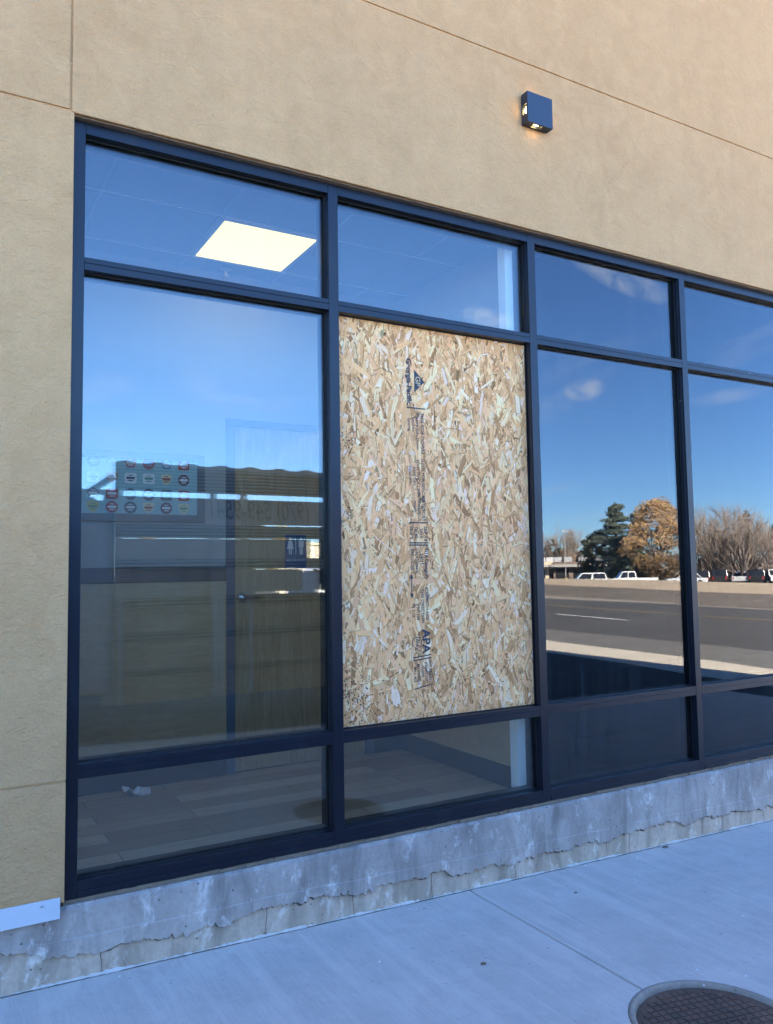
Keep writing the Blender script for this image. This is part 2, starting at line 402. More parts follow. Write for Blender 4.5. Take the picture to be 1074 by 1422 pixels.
# curb at the edge of the sidewalk
mb=MB(); mb.prism([(x,-4.108,gz(x)) for x in (-5,9.6)]+[(9.6,-4.108,gz(9.6)-.16),(-5,-4.108,gz(-5)-.16)],(0,-.15,0)); tag(mb.build('curb',M['walk'],bevel=.015,seg=2),kind='structure')

# ---- manhole cover
mz=gz(MHC[0]); mh=empty('manhole_cover',(MHC[0],MHC[1],mz),'rusty round iron manhole cover with square grid set in the sidewalk joint','manhole cover')
mb=MB(); N=64
prof=[(.2995,-.05),(.2995,-.004),(.296,.002),(.288,.003),(.281,-.001),(.277,-.010),(.276,-.05)]
for i in range(N):
    a=2*math.pi*i/N
    for r,z in prof:
        q=r+ (random.uniform(-.0022,.0022) if .27<r<.29 else 0); mb.v.append((q*math.cos(a),q*math.sin(a),z+gz(MHC[0]+q*math.cos(a))-mz))
k=len(prof)
for i in range(N):
    j=(i+1)%N
    for p in range(k-1): mb.f.append((i*k+p,j*k+p,j*k+p+1,i*k+p+1))
mb.build('collar',M['collar'],mh,smooth=True)
mb=MB(); mb.tube((0,0,-.06),(0,0,-.020),.2755,.2755,64)
lid=mb.build('lid',M['rust'],mh)
mb=MB(); s=.030; ca,sa=math.cos(R(-12)),math.sin(R(-12))
for i in range(-10,11):
    for j in range(-10,11):
        x,y=i*s,j*s
        if math.hypot(x,y)<.248 and not (abs(y)<.05 and abs(x)<.15):
            h=s*.42; mb.box((x-h,y-h,-.0205),(x+h,y+h,-.0165),Matrix.Rotation(R(-12),4,'Z'))
mb.build('tread',M['rust'],lid)
cu=bpy.data.curves.new('lid_text','FONT'); cu.body='SEWER'; cu.size=.095; cu.extrude=.003; cu.align_x='CENTER'; cu.align_y='CENTER'
def text_mesh(cu,name,mat,parent,M4):
    o=bpy.data.objects.new('tmp',cu); COL.objects.link(o)
    dg=bpy.context.evaluated_depsgraph_get(); me=bpy.data.meshes.new_from_object(o.evaluated_get(dg))
    COL.objects.unlink(o); bpy.data.objects.remove(o); me.transform(M4); me.materials.clear(); me.materials.append(mat)
    q=bpy.data.objects.new(name,me); COL.objects.link(q); q.parent=parent; return q
text_mesh(cu,'raised_lettering',M['rust'],lid,Matrix.Translation((0,0,-.0185))@Matrix.Rotation(R(-12),4,'Z'))

# ================================================================== THE BUILDING
bld=empty('building',(0,0,0),'tan stucco building front with dark framed storefront windows over a concrete base','building')
YF=-.045
XL,XR=.4775,6.508
mb=MB()
def pan(x0,x1,z0,z1): mb.box((x0,YF,z0),(x1,-.030,z1))
pan(-9,.4775,.295,.7305); pan(-9,.4775,.7375,3.337)
pan(-9,.4605,3.3475,4.2735); pan(-9,.4605,4.2815,6.4)
pan(.4675,11.97,3.3375,4.2735); pan(.4675,11.97,4.2815,6.4)
pan(6.512,11.97,.295,3.332)
wall=mb.build('stucco_wall',M['stucco'],bld,bevel=.0035,seg=2)
mb=MB()
mb.box((-9,-.038,.296),(.476,.25,6.39)); mb.box((.476,-.038,3.3385),(11.97,.25,6.39)); mb.box((6.5135,-.038,.296),(11.97,.25,3.3385))
mb.build('wall_backing',M['stucco'],bld)
mb=MB(); mb.box((11.72,.25,-.5),(11.97,14,6.39)); mb.box((-9,.25,-.1),(-8.75,14,6.39)); mb.box((-9,14,-.5),(11.97,14.25,6.39)); mb.build('side_wall',M['stucco'],bld)
mb=MB(); mb.box((-8.74,.26,5.7),(11.71,13.99,5.9)); mb.build('roof',M['roofw'],bld)
# sealant bead under the lintel, brown gap over the base
mb=MB()
random.seed(3)
x=.4785
while x<6.5:
    w=random.uniform(.05,.12); mb.box((x,-.030+random.uniform(0,.006),W(1.8289)),(min(x+w,6.507),.05,3.3374)); x+=w
mb.build('sealant',M['sealant'],bld); mb=MB()
x=.4785
while x<6.5:
    w=random.uniform(.03,.08); mb.box((x,.000+random.uniform(-.006,.004),.2685),(min(x+w,6.507),.03,W(-1.2187)+random.uniform(-.003,.0))); x+=w
mb.build('sealant',M['sealant'],bld)
# galvanised flashing under the stucco on the left
mb=MB(); mb.box((-9,-.052,.243),(.462,-.046,.318)); mb.box((-9,-.0455,.243),(.462,-.02,.2455)); fl=mb.build('flashing',M['galv'],bld,bevel=.001)
for x in (.40,.02,-.4): MB().tube((x,-.0522,.300),(x,-.0555,.300),.005,.0035,10).build('screw',M['chrome'],fl)
# foundation: flaking grey coat with a ragged lower edge over the yellowish old footing
mb=MB(); mb.box((-9,-.008,-.5),(11.97,.25,.2655)); foot=mb.build('foundation',M['substrate'],bld)
random.seed(11)
nx=int((11.9+3)/.011); cv=MB(); ph=[random.uniform(0,6.28) for _ in range(8)]
def jag(x):
    h=.098+.012*math.sin(x*3.1+ph[0])+.010*math.sin(x*8.3+ph[1])+.006*math.sin(x*21+ph[2])
    h+=.013*(1 if math.sin(x*5.7+ph[3])*math.sin(x*13.7+ph[4])>.3 else 0)-.011*(1 if math.sin(x*27+ph[5])*math.sin(x*11.3+ph[6])>.45 else 0)
    if x<.42: h+=min(.12,(.42-x)*.55)
    return h
ZT=.2668
rows=[]
for i in range(nx+1):
    x=-3+i*.011; zb=gz(x)+max(.03,jag(x)+random.uniform(-.008,.008))
    zl=gz(x)+jag(x)*.2+.135
    if zl<zb+.008: zl=zb+.008
    o=random.uniform(-.0012,.0012); e=random.uniform(-.004,.0015)
    rows.append([(x,-.0079,zb+.006),(x,-.020+o,zb),(x,-.0240+o,zb+.003),(x,-.0225+o*.5,min(zl,ZT-.03)),(x,-.0195,min(zl+.005,ZT-.022)),(x,-.0195,ZT-.011+e),(x,-.0120,ZT-.004+e),(x,-.0050,ZT+e*.3),(x,.02,ZT)])
for r in rows: cv.v+=r
k=len(rows[0])
for i in range(nx):
    for p in range(k-1): cv.f.append((i*k+p,(i+1)*k+p,(i+1)*k+p+1,i*k+p+1))
cv.build('concrete_coat',M['coat'],bld)
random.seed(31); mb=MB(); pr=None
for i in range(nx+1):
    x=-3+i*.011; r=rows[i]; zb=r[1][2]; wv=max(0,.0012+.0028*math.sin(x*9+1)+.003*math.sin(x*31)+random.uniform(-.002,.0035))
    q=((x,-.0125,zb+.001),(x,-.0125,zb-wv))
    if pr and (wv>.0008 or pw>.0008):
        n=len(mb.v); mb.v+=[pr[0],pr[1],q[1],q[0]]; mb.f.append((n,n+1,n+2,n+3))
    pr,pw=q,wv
mb.build('crack',M['crack'],foot)  # dark ribbon: open crack plus the ledge's shade put in as colour
random.seed(41); mb=MB(); pr=None
for i in range(int(12/.014)):
    x=-2.5+i*.014; h=max(.001,.004+.005*math.sin(x*7)*math.sin(x*17)+random.uniform(-.003,.004)); q=((x,-.0078,gz(x)+h),(x,-.0135-h*.8,gz(x)+.001))
    if pr: n=len(mb.v); mb.v+=[pr[0],q[0],q[1],pr[1]]; mb.f.append((n,n+1,n+2,n+3))
    pr=q
mb.build('mortar_fillet',M['mortar'],foot)
# hairline vertical cracks in the footing and a grout line where it meets the slab
for x in (.62,1.28,1.70,2.12,2.62,3.25,3.42,4.02,4.6):
    z=gz(x); mb=MB()
    xx=x
    while z<gz(x)+jag(x)-.004:
        dx=random.uniform(-.006,.006); mb.prism([(xx,-.0083,z),(xx+.004,-.0083,z),(xx+dx+.003,-.0083,z+.022),(xx+dx,-.0083,z+.022)],(0,-.0006,0)); xx+=dx; z+=.022
    mb.build('crack',M['sealant'],foot)

# ---- storefront frame
MX=[(.4775,.5284),(1.614,1.6645),(2.8234,2.8743),(4.0356,4.085),(5.246,5.297),(6.457,6.508)]
RZ=[(-1.2186,-1.16),(-.779,-.7246),(1.2173,1.2694),(1.7808,1.8285)]
def post(mb,a,b):
    z0,z1=W(RZ[0][0]),W(RZ[3][1])
    mb.box((a,0,z0),(b,.038,z1)); mb.box((a,.070,z0),(b,.135,z1))
    mb.box((a+.006,.0379,z0),(b-.006,.0701,z1))            # glazing pocket
    mb.box((a-.0012,.016,z0+.002),(b+.0012,.0185,z1-.002))  # snap line
mb=MB(); post(mb,*MX[0]); frame=mb.build('window_frame',M['frame'],bld,bevel=.0012)
for a,b in MX[1:]:
    mb=MB(); post(mb,a,b); mb.build('mullion',M['frame'],frame,bevel=.0012)
for i in range(5):
    x0,x1=MX[i][1]+.0003,MX[i+1][0]-.0003
    for k,(a,b) in enumerate(RZ):
        a,b=W(a),W(b); mb=MB()
        if k in (0,3): mb.box((x0,.0012,a),(x1,.0380,b)); mb.box((x0,.070,a),(x1,.135,b)); mb.box((x0,.0379,a+(.006 if k else 0)),(x1,.0701,b-(0 if k==3 else .006)))
        else:
            m=a+(b-a)*.56
            mb.box((x0,.0012,a),(x1,.0380,m-.0007)); mb.box((x0,.0016,m+.0007),(x1,.0380,b)); mb.box((x0,.004,m-.002),(x1,.037,m+.002))
            mb.box((x0,.070,a),(x1,.135,b)); mb.box((x0,.0379,a+.006),(x1,.0701,b-.006))
        if k==0: mb.box((x0,-.0035,a+.001),(x1,.0015,a+.024))   # sub-sill lip
        mb.build('rail',M['frame'],frame,bevel=.0010)
# ---- glass
paneX=[(MX[i][1]-.004,MX[i+1][0]+.004) for i in range(5)]
paneZ=[(W(-1.164),W(-.775)),(W(-.7286),W(1.2213)),(W(1.2654),W(1.7848))]
for i,(x0,x1) in enumerate(paneX):
    for k,(z0,z1) in enumerate(paneZ):
        a,b,c,d=x0+.0042,x1-.0042,z0+.0042,z1-.0042; q=.0045; yy=(.0382,.0424) if not (i==1 and k==1) else (.0430,.0475)
        mb=MB(); mb.box((a,yy[0],c),(a+q,yy[1],d)); mb.box((b-q,yy[0],c),(b,yy[1],d)); mb.box((a+q,yy[0],c),(b-q,yy[1],c+q)); mb.box((a+q,yy[0],d-q),(b-q,yy[1],d)); mb.build('gasket',M['gasket'],frame)
        if i==1 and k==1: continue
        lit=i<2
        mb=MB(); mb.box((x0,GL,z0),(x1,GL+.006,z1)); g=mb.build('glass_pane',M['glass'] if lit else M['dark_glass'],frame)
        if lit:
            cx=(x0+x1)/2; cz=(z0+z1)/2; ang=R(.17) if k==1 else R(.03)
            T=Matrix.Translation((cx,.0575,cz))@Matrix.Rotation(ang,4,'Z')@Matrix.Rotation(R(.04),4,'X')
            mb=MB(); mb.box((x0-cx,0,z0-cz),(x1-cx,.006,z1-cz),T); mb.build('inner_pane',M['inner'],frame)

# ---- interior
CE=W(1.9); FL=W(-1.226); BW=1.50; RX=2.87
mb=MB(); mb.box((-2.2,.137,FL-.08),(RX+.05,BW+.1,FL)); tag(mb.build('floor',M['planks']),kind='structure')
mb=MB(); mb.box((-2.2,.137,CE),(RX+.05,BW+.1,CE+.05)); mb.box((-2.2,.137,W(1.832)),(RX+.05,.16,CE-.001)); ceil=tag(mb.build('ceiling',M['tile']),kind='structure')
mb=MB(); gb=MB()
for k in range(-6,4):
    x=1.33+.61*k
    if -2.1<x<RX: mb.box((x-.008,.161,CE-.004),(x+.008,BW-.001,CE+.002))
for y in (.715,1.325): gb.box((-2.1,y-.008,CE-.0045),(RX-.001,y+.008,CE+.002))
mb.build('ceiling_grid',M['tshade'],ceil); gb.build('ceiling_grid',M['tbar'],ceil)  # cross bars use a darker copy, shade painted into the grid
mb=MB(); z1=CE-.002
DX0,DX1,DZ=1.673,2.585,W(.921)
mb.box((-2.2,BW,FL+.001),(1.618,BW+.09,z1)); mb.box((2.64,BW,FL+.001),(RX+.04,BW+.09,z1)); mb.box((1.618,BW,W(.963)),(2.64,BW+.09,z1))
mb.box((RX,.137,FL+.001),(RX+.04,BW-.001,z1)); mb.box((-2.2,.137,FL+.001),(-2.15,BW-.001,z1))
rw=mb.build('room_wall',M['white'],bld)
MB().box((2.772,.137,FL+.001),(RX-.001,.20,z1-.001)).build('wall_end',M['trim'],rw)  # skylight on this wall end is put into its own brighter white
mb=MB(); mb.box((-2.14,BW-.012,FL+.12),(1.617,BW-.001,W(-.053))); mb.box((2.641,BW-.012,FL+.12),(RX-.013,BW-.001,W(-.053))); mb.box((RX-.012,.21,FL+.12),(RX-.001,BW-.013,W(-.053))); mb.build('wainscot',M['wains'],rw)
mb=MB(); mb.box((-2.14,BW-.022,W(-.052)),(1.617,BW-.001,W(.037))); mb.box((2.641,BW-.022,W(-.052)),(RX-.001,BW-.001,W(.037))); mb.box((RX-.022,.21,W(-.052)),(RX-.001,BW-.023,W(.037))); mb.build('chair_rail',M['railp'],rw,bevel=.003)
mb=MB(); mb.box((-2.14,BW-.014,FL+.002),(1.617,BW-.001,FL+.118)); mb.box((2.641,BW-.014,FL+.002),(RX-.015,BW-.001,FL+.118)); mb.box((RX-.014,.21,FL+.002),(RX-.001,BW-.015,FL+.118)); mb.build('baseboard',M['base'],rw)
dr=MB().box((DX0+.002,BW+.010,FL+.008),(DX1-.002,BW+.052,DZ-.003)).build('door',M['door'],bld,bevel=.002)
mb=MB(); mb.box((1.6185,BW-.014,FL+.001),(DX0,BW+.08,W(.963))); mb.box((DX1,BW-.014,FL+.001),(2.6395,BW+.08,W(.963))); mb.box((DX0,BW-.014,DZ),(DX1,BW+.08,W(.9629))); mb.build('door_frame',M['jamb'],dr,bevel=.002)
mb=MB(); hz=W(-.155); mb.tube((1.722,BW+.011,hz),(1.722,BW-.004,hz),.033,.031,20); mb.tube((1.722,BW-.003,hz),(1.722,BW-.045,hz),.012,.012,12); mb.tube((1.715,BW-.045,hz),(1.825,BW-.047,hz),.011,.008,10); mb.build('door_handle',M['chrome'],dr,smooth=False)
# restroom sign on the door
rs=empty('restroom_sign',(2.09,BW,W(.127)),'blue restroom sign with white figures on the brown door','sign')
def rrect(cx,cz,w,h,r,y,n=5):
    p=[]
    for sx,sz,a0 in ((1,1,0),(-1,1,90),(-1,-1,180),(1,-1,270)):
        for i in range(n+1):
            a=R(a0+90*i/n); p.append((cx+sx*(w/2-r)+r*math.cos(a),y,cz+sz*(h/2-r)+r*math.sin(a)))
    return p
mb=MB(); mb.prism(rrect(0,0,.148,.22,.012,.0095),(0,-.004,0)); mb.build('plate',M['signblue'],rs)
def figure(cx,skirt):
    mb=MB(); y=.0053
    c=[(cx+.009*math.cos(2*math.pi*i/14),y,.083+.009*math.sin(2*math.pi*i/14)) for i in range(14)]; mb.prism(c,(0,-.0015,0))
    if skirt: mb.prism([(cx-.012,y,.071),(cx+.012,y,.071),(cx+.022,y,.018),(cx-.022,y,.018)],(0,-.0015,0)); mb.box((cx-.010,y-.0015,-.018),(cx-.003,y,.0175)); mb.box((cx+.003,y-.0015,-.018),(cx+.010,y,.0175))
    else: mb.box((cx-.018,y-.0015,.028),(cx+.018,y,.071)); mb.box((cx-.011,y-.0015,-.018),(cx-.0015,y,.0275)); mb.box((cx+.0015,y-.0015,-.018),(cx+.011,y,.0275))
    return mb.build('pictogram',M['signwhite'],rs)
figure(-.038,True); figure(.038,False); MB().box((-.002,.0038,-.015),(.002,.0053,.09)).build('divider',M['signwhite'],rs)
cu=bpy.data.curves.new('rs','FONT'); cu.body='RESTROOM'; cu.size=.026; cu.align_x='CENTER'; cu.align_y='CENTER'; cu.extrude=.0004
text_mesh(cu,'lettering',M['signwhite'],rs,Matrix.Translation((0,.0048,-.055))@Matrix.Rotation(R(90),4,'X'))
# framed board of round and shield shaped badges
pf=empty('poster_frame',(1.09,BW,W(.51)),'grey framed white poster with four rows of colourful badges on the wall','picture')
M['pframe']=m_paint('slate_frame',(.13,.15,.17),.5,.1); M['pboard']=m_paint('pale_poster',(.34,.55,.57),.55,0)
mb=MB(); x0,x1,z0,z1=-.40,.389,-.205,.208; b=.045
mb.box((x0,-.022,z0),(x1,-.001,z0+b)); mb.box((x0,-.022,z1-b),(x1,-.001,z1)); mb.box((x0,-.022,z0+b),(x0+b,-.001,z1-b)); mb.box((x1-b,-.022,z0+b),(x1,-.001,z1-b)); mb.build('frame',M['pframe'],pf,bevel=.002)
MB().box((x0+b,-.012,z0+b),(x1-b,-.0012,z1-b)).build('board',M['pboard'],pf)
BC={'r':(.42,.03,.03),'n':(.05,.075,.12),'c':(.80,.68,.42),'g':(.16,.34,.22),'w':(.85,.85,.82),'m':(.16,.05,.08),'b':(.12,.22,.42),'o':(.62,.24,.06),'y':(.62,.55,.20),'k':(.05,.05,.06)}
for k,v in BC.items(): M['bd_'+k]=m_paint('badge_'+k,v,.5,0)
def shape(kind,cx,cz,r,y,n=18):
    if kind=='circle': return [(cx+r*math.cos(2*math.pi*i/n),y,cz+r*math.sin(2*math.pi*i/n)) for i in range(n)]
    if kind=='oct': return [(cx+r*math.cos(R(22.5+45*i)),y,cz+r*math.sin(R(22.5+45*i))) for i in range(8)]
    if kind=='pent': return [(cx+r*math.cos(R(90+72*i)),y,cz+r*math.sin(R(90+72*i))) for i in range(5)]
    if kind=='rect': return rrect(cx,cz,2*r*.95,1.75*r,r*.3,y,3)
    if kind=='oval': return [(cx+r*math.cos(2*math.pi*i/n),y,cz+.72*r*math.sin(2*math.pi*i/n)) for i in range(n)]
    return [(cx-.9*r,y,cz+.75*r),(cx-.3*r,y,cz+.9*r),(cx+.3*r,y,cz+.9*r),(cx+.9*r,y,cz+.75*r),(cx+.85*r,y,cz-.1*r),(cx+.5*r,y,cz-.65*r),(cx,y,cz-r),(cx-.5*r,y,cz-.65*r),(cx-.85*r,y,cz-.1*r)]
cells=[[('oct','n','w'),('oval','g','w'),('pent','r','w'),('circle','r','b'),('pent','b','w'),('rect','r','w')],
       [('rect','w','b'),('shield','o','w'),('rect','w','n'),('rect','w','g'),('shield','c','r'),('oct','m','w')],
       [('pent','n','w'),('rect','r','w'),('oct','n','b'),('circle','n','w'),('rect','n','g'),('rect','r','w')],
       [('shield','y','g'),('oct','r','w'),('circle','n','w'),('shield','c','r'),('oct','m','w'),('shield','c','g')]]
for ri,row in enumerate(cells):
    for ci,(kd,a,b) in enumerate(row):
        cx=.828+.1045*ci-1.09; cz=(.652,.56,.466,.388)[ri]-.51; r=.036
        mb=MB(); mb.prism(shape(kd,cx,cz,r,-.0122),(0,-.0008,0)); bo=mb.build('badge',M['bd_'+a],pf)
        mb=MB(); mb.box((cx-.024,-.0137,cz-.006),(cx+.024,-.0132,cz+.008)); mb.box((cx-.014,-.0137,cz-.018),(cx+.014,-.0132,cz-.012)); mb.box((cx-.012,-.0137,cz+.015),(cx+.012,-.0132,cz+.020)); mb.build('badge_band',M['bd_'+b],bo)
# lit ceiling panel
cl=empty('ceiling_light',(1.635,1.02,CE),'square lit ceiling panel glowing warm white behind the upper left window','ceiling light')
MB().box((-.272,-.272,-.0095),(.272,.272,-.0055)).build('diffuser',M['light_panel'],cl)
mb=MB(); q=.292; w=.018
mb.box((-q,-q,-.012),(q,-q+w,-.0052)); mb.box((-q,q-w,-.012),(q,q,-.0052)); mb.box((-q,-q+w,-.012),(-q+w,q-w,-.0052)); mb.box((q-w,-q+w,-.012),(q,q-w,-.0052)); mb.build('light_frame',M['tbar'],cl)
cl2=cl.copy(); COL.objects.link(cl2); cl2.location=(-.805,1.02,CE); cl2['label']='added lit ceiling panel further left inside, unseen behind the wall'  # extra panel, added out of view to light the room
for ch in list(cl.children): c=ch.copy(); COL.objects.link(c); c.parent=cl2
sp=empty('sprinkler_head',(1.593,1.42,CE),'small ceiling sprinkler head just beyond the lit panel','sprinkler')
mb=MB(); mb.tube((0,0,-.012),(0,0,-.0052),.035,.03,16); mb.tube((0,0,-.05),(0,0,-.012),.009,.012,10); mb.tube((0,0,-.054),(0,0,-.05),.022,.022,14); mb.build('head',M['chrome'],sp)
# scrap of paper on the floor
mb=MB(); P0=Vector((1.05,1.36,FL+.002)); q=[]
for i in range(6):
    for j in range(5):
        q.append((P0.x+(i-2.5)*.028+random.uniform(-.006,.006),P0.y+(j-2)*.024+random.uniform(-.006,.006),P0.z+max(0,.030*math.sin(i*1.3+j*.8)+.020*(i<2)+random.uniform(-.004,.01))))
mb.v=q
for i in range(5):
    for j in range(4): k=i*5+j; mb.f.append((k,k+5,k+6,k+1))
pp=mb.build('paper_scrap',M['signwhite'],at=P0); s=pp.modifiers.new('t','SOLIDIFY'); s.thickness=.0012
tag(pp,'crumpled white paper scrap on the plank floor by the baseboard','paper')
# dark unlit unit behind the two right-hand bays
mb=MB(); mb.box((RX+.06,.137,FL-.05),(11.7,.139+3.6,FL)); mb.box((RX+.06,3.74,FL),(11.7,3.8,CE)); mb.box((RX+.06,.137,CE),(11.7,3.8,CE+.05)); mb.box((RX+.051,.137,FL-.05),(RX+.0595,3.8,CE+.05)); mb.box((11.701,.26,FL-.05),(11.715,3.8,CE+.05)); mb.build('dark_unit_wall',M['black'],bld)

# ================================================================== THE BOARD IN THE SECOND BAY
OX0,OX1,OZ0,OZ1=1.666,2.822,W(-.7235),W(1.2162); OY=.049
board=empty('osb_board',((OX0+OX1)/2,OY,OZ0),'oriented strand board sheet covering the missing pane in the second bay','board')
B0=Vector(((OX0+OX1)/2,OY,OZ0))
random.seed(21)
mb=MB(); mb.box((OX0,OY+.0022,OZ0),(OX1,OY+.0135,OZ1))
for _ in range(6): mb.c.append((.42,.22,.085))
pal=[(0.886, 0.429, 0.172), (0.92, 0.482, 0.206), (0.92, 0.546, 0.254), (0.92, 0.563, 0.314), (0.776, 0.362, 0.139), (0.633, 0.28, 0.105), (0.886, 0.415, 0.176), (0.843, 0.389, 0.154), (0.512, 0.218, 0.082), (0.92, 0.563, 0.354), (0.799, 0.38, 0.172), (0.413, 0.173, 0.067)]
wt=[15,15,12,8,14,13,11,11,9,4,10,4.5]
def flake(cx,cz,L,w,a,y,col,tilt):
    n=[]; ca,sa=math.cos(a),math.sin(a)
    k=random.random()
    pr=[(-.5,random.uniform(-.15,.5)),(-.5+random.uniform(.0,.2),.5),(0,.5+random.uniform(-.12,.1)),(.5-random.uniform(0,.22),.5),(.5,random.uniform(-.4,.4)),(.5-random.uniform(0,.22),-.5),(0,-.5+random.uniform(-.1,.12)),(-.5+random.uniform(0,.2),-.5)]
    for u,v in pr:
        u*=L; v*=w
        x=cx+u*sa+v*ca; z=cz+u*ca-v*sa
        x=min(max(x,OX0),OX1); z=min(max(z,OZ0),OZ1)
        n.append((x,y+tilt*u,z))
    mb.poly(n); mb.c.append(col)
NF=12500
for i in range(NF):
    t=i/NF
    cx=random.uniform(OX0,OX1); cz=random.uniform(OZ0,OZ1)
    if t<.5: L=random.uniform(.06,.21); w=random.uniform(.012,.042)
    elif t<.84: L=random.uniform(.04,.16); w=random.uniform(.006,.028)
    else: L=random.uniform(.012,.065); w=random.uniform(.0025,.011)
    if random.random()<.03: L*=1.3; w*=1.6
    a=random.gauss(0,R(24)) if random.random()<.76 else random.uniform(-R(90),R(90))
    c=random.choices(pal,wt)[0]; k=random.uniform(.86,1.14); c=[min(.92,x*k) for x in c]
    y=OY+.0020-.0020*t+random.uniform(-.0001,.0001)
    if random.random()<.36: flake(cx+random.uniform(.0008,.0022),cz-random.uniform(.001,.003),L*1.01,w*1.10,a,y+.00003,[x*.42 for x in c],0)  # darker offset copy beneath a flake: its edge shadow put in as colour
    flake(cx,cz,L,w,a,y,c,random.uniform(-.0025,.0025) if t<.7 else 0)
# dark flecks of bark and wax, gathered in patches
for (px,pz,r,nn) in ((1.74,OZ0+.16,.10,90),(1.72,W(.62),.05,40),(1.715,W(.25),.06,35),(2.45,OZ0+.10,.28,70),(2.1,OZ0+.07,.35,60),(1.78,OZ0+.05,.12,60)):
    for _ in range(nn):
        cx=random.gauss(px,r*.5); cz=random.gauss(pz,r*.6)
        if OX0+.01<cx<OX1-.01 and OZ0+.01<cz<OZ1-.01: flake(cx,cz,random.uniform(.004,.010),random.uniform(.003,.006),random.uniform(0,3),OY-.0003,(.035,.03,.028),0)
mb.v=[(x-B0.x,y-B0.y,z-B0.z) for x,y,z in mb.v]
mb.build('flake_face',M['osb'],board)
# printed stamp, running down the sheet (letters' tops point right)
def stamp(txt,x,zc,size,bold=0,align='CENTER',sx=1.0,mat='ink',dy=0):
    cu=bpy.data.curves.new('st','FONT'); cu.body=txt; cu.size=size; cu.align_x=align; cu.offset=bold; cu.extrude=.00005
    T=Matrix.Translation((x-B0.x,-.0009-dy,zc-B0.z))@Matrix.Rotation(R(90),4,'X')@Matrix.Rotation(R(-90),4,'Z')@Matrix.Diagonal((sx,1,1,1))
    return text_mesh(cu,'printed_stamp',M[mat],board,T)
def ink(pts):
    mb=MB(); mb.prism([(x-B0.x,-.0008,z-B0.z) for x,z in pts],(0,-.0001,0)); return mb.build('printed_mark',M['ink'],board)
def bar(x0,x1,z,h=.006,sl=0): ink([(x0,z),(x1,z+sl),(x1,z+sl+h),(x0,z+h)])
stamp('Georgia-Pacific',2.062,W(.936),.038,.0016,sx=1.02)
ink([(2.106,W(1.0)),(2.166,W(.942)),(2.106,W(.884))])
M['pale_ink']=m_paint('pale_wood_print',(.55,.34,.16),.8,0)
stamp('GP',2.114,W(.942),.040,.0007,mat='pale_ink',dy=.0003)
bar(2.058,2.168,W(.801))
stamp('THIS SIDE DOWN',2.140,W(.68),.026,.0003); stamp('Smooth Side Down',2.112,W(.69),.024,.0002); stamp('Sized for',2.088,W(.72),.022,.0002); stamp('Spacing',2.066,W(.72),.022,.0002)
stamp('SIZED FOR SPACING',2.140,W(.44),.024,.0003); stamp('EDGE SPACE 1/8 IN.',2.112,W(.45),.022,.0002); stamp('KEEP DRY',2.088,W(.46),.022,.0002); stamp('Install this',2.066,W(.47),.022,.0002)
stamp('CATEGORY',2.140,W(.30),.024,.0004); stamp('EXTERIOR GLUE',2.114,W(.31),.020,.0003); stamp('PANEL',2.090,W(.31),.020,.0002)
bar(2.062,2.170,W(.228))
stamp('SEP 13',2.148,W(.176),.027,.0005); stamp('2015',2.122,W(.178),.025,.0004); stamp('06:45',2.094,W(.18),.025,.0003); stamp('Line 2',2.067,W(.18),.026,.0003)
bar(2.062,2.172,W(.128)); bar(2.062,2.172,W(.117))
stamp('7/16 Category',2.150,W(.028),.028,.0006,sx=.95); stamp('24/16',2.122,W(.05),.026,.0006); stamp('SHEATHING',2.094,W(.045),.022,.0003); stamp('EXPOSURE 1',2.068,W(.04),.022,.0003)
ink([(2.068,W(-.04)),(2.0725,W(-.04)),(2.0725,W(-.12)),(2.068,W(-.12))]); ink([(2.060,W(-.045)),(2.0805,W(-.045)),(2.0703,W(-.02))]); ink([(2.060,W(-.118)),(2.0703,W(-.143)),(2.0805,W(-.118))])
stamp('STRENGTH AXIS',2.150,W(-.17),.022,.0004); stamp('THIS DIRECTION',2.124,W(-.18),.022,.0004); stamp('PS 2-10',2.072,W(-.20),.022,.0003); stamp('PRP-108',2.098,W(-.21),.022,.0003)
stamp('APA',2.128,W(-.352),.062,.0022,sx=1.0)
mbc=MB()
for i in range(36):
    a0,a1=2*math.pi*i/36,2*math.pi*(i+1)/36
    if i%9==4: continue
    ink_pts=[(2.095+r*math.cos(a)-B0.x,-.0008,W(-.357)+r*math.sin(a)-B0.z) for r,a in ((.0245,a0),(.0285,a0),(.0285,a1),(.0245,a1))]
    mbc.prism(ink_pts,(0,-.0001,0))
mbc.build('printed_mark',M['ink'],board)
stamp('APA',2.088,W(-.357),.022,.0006)
bar(2.072,2.176,W(-.432),.006,.010); bar(2.072,2.176,W(-.446),.006,.010)
stamp('NO ADDED',2.160,W(-.50),.020,.0003); stamp('INSPECTED',2.138,W(-.505),.020,.0002); stamp('WITH',2.116,W(-.50),.020,.0003); stamp('MATERIALS',2.094,W(-.51),.020,.0002); stamp('MILL 403',2.074,W(-.51),.020,.0002)
bar(2.074,2.178,W(-.583),.005,.018)

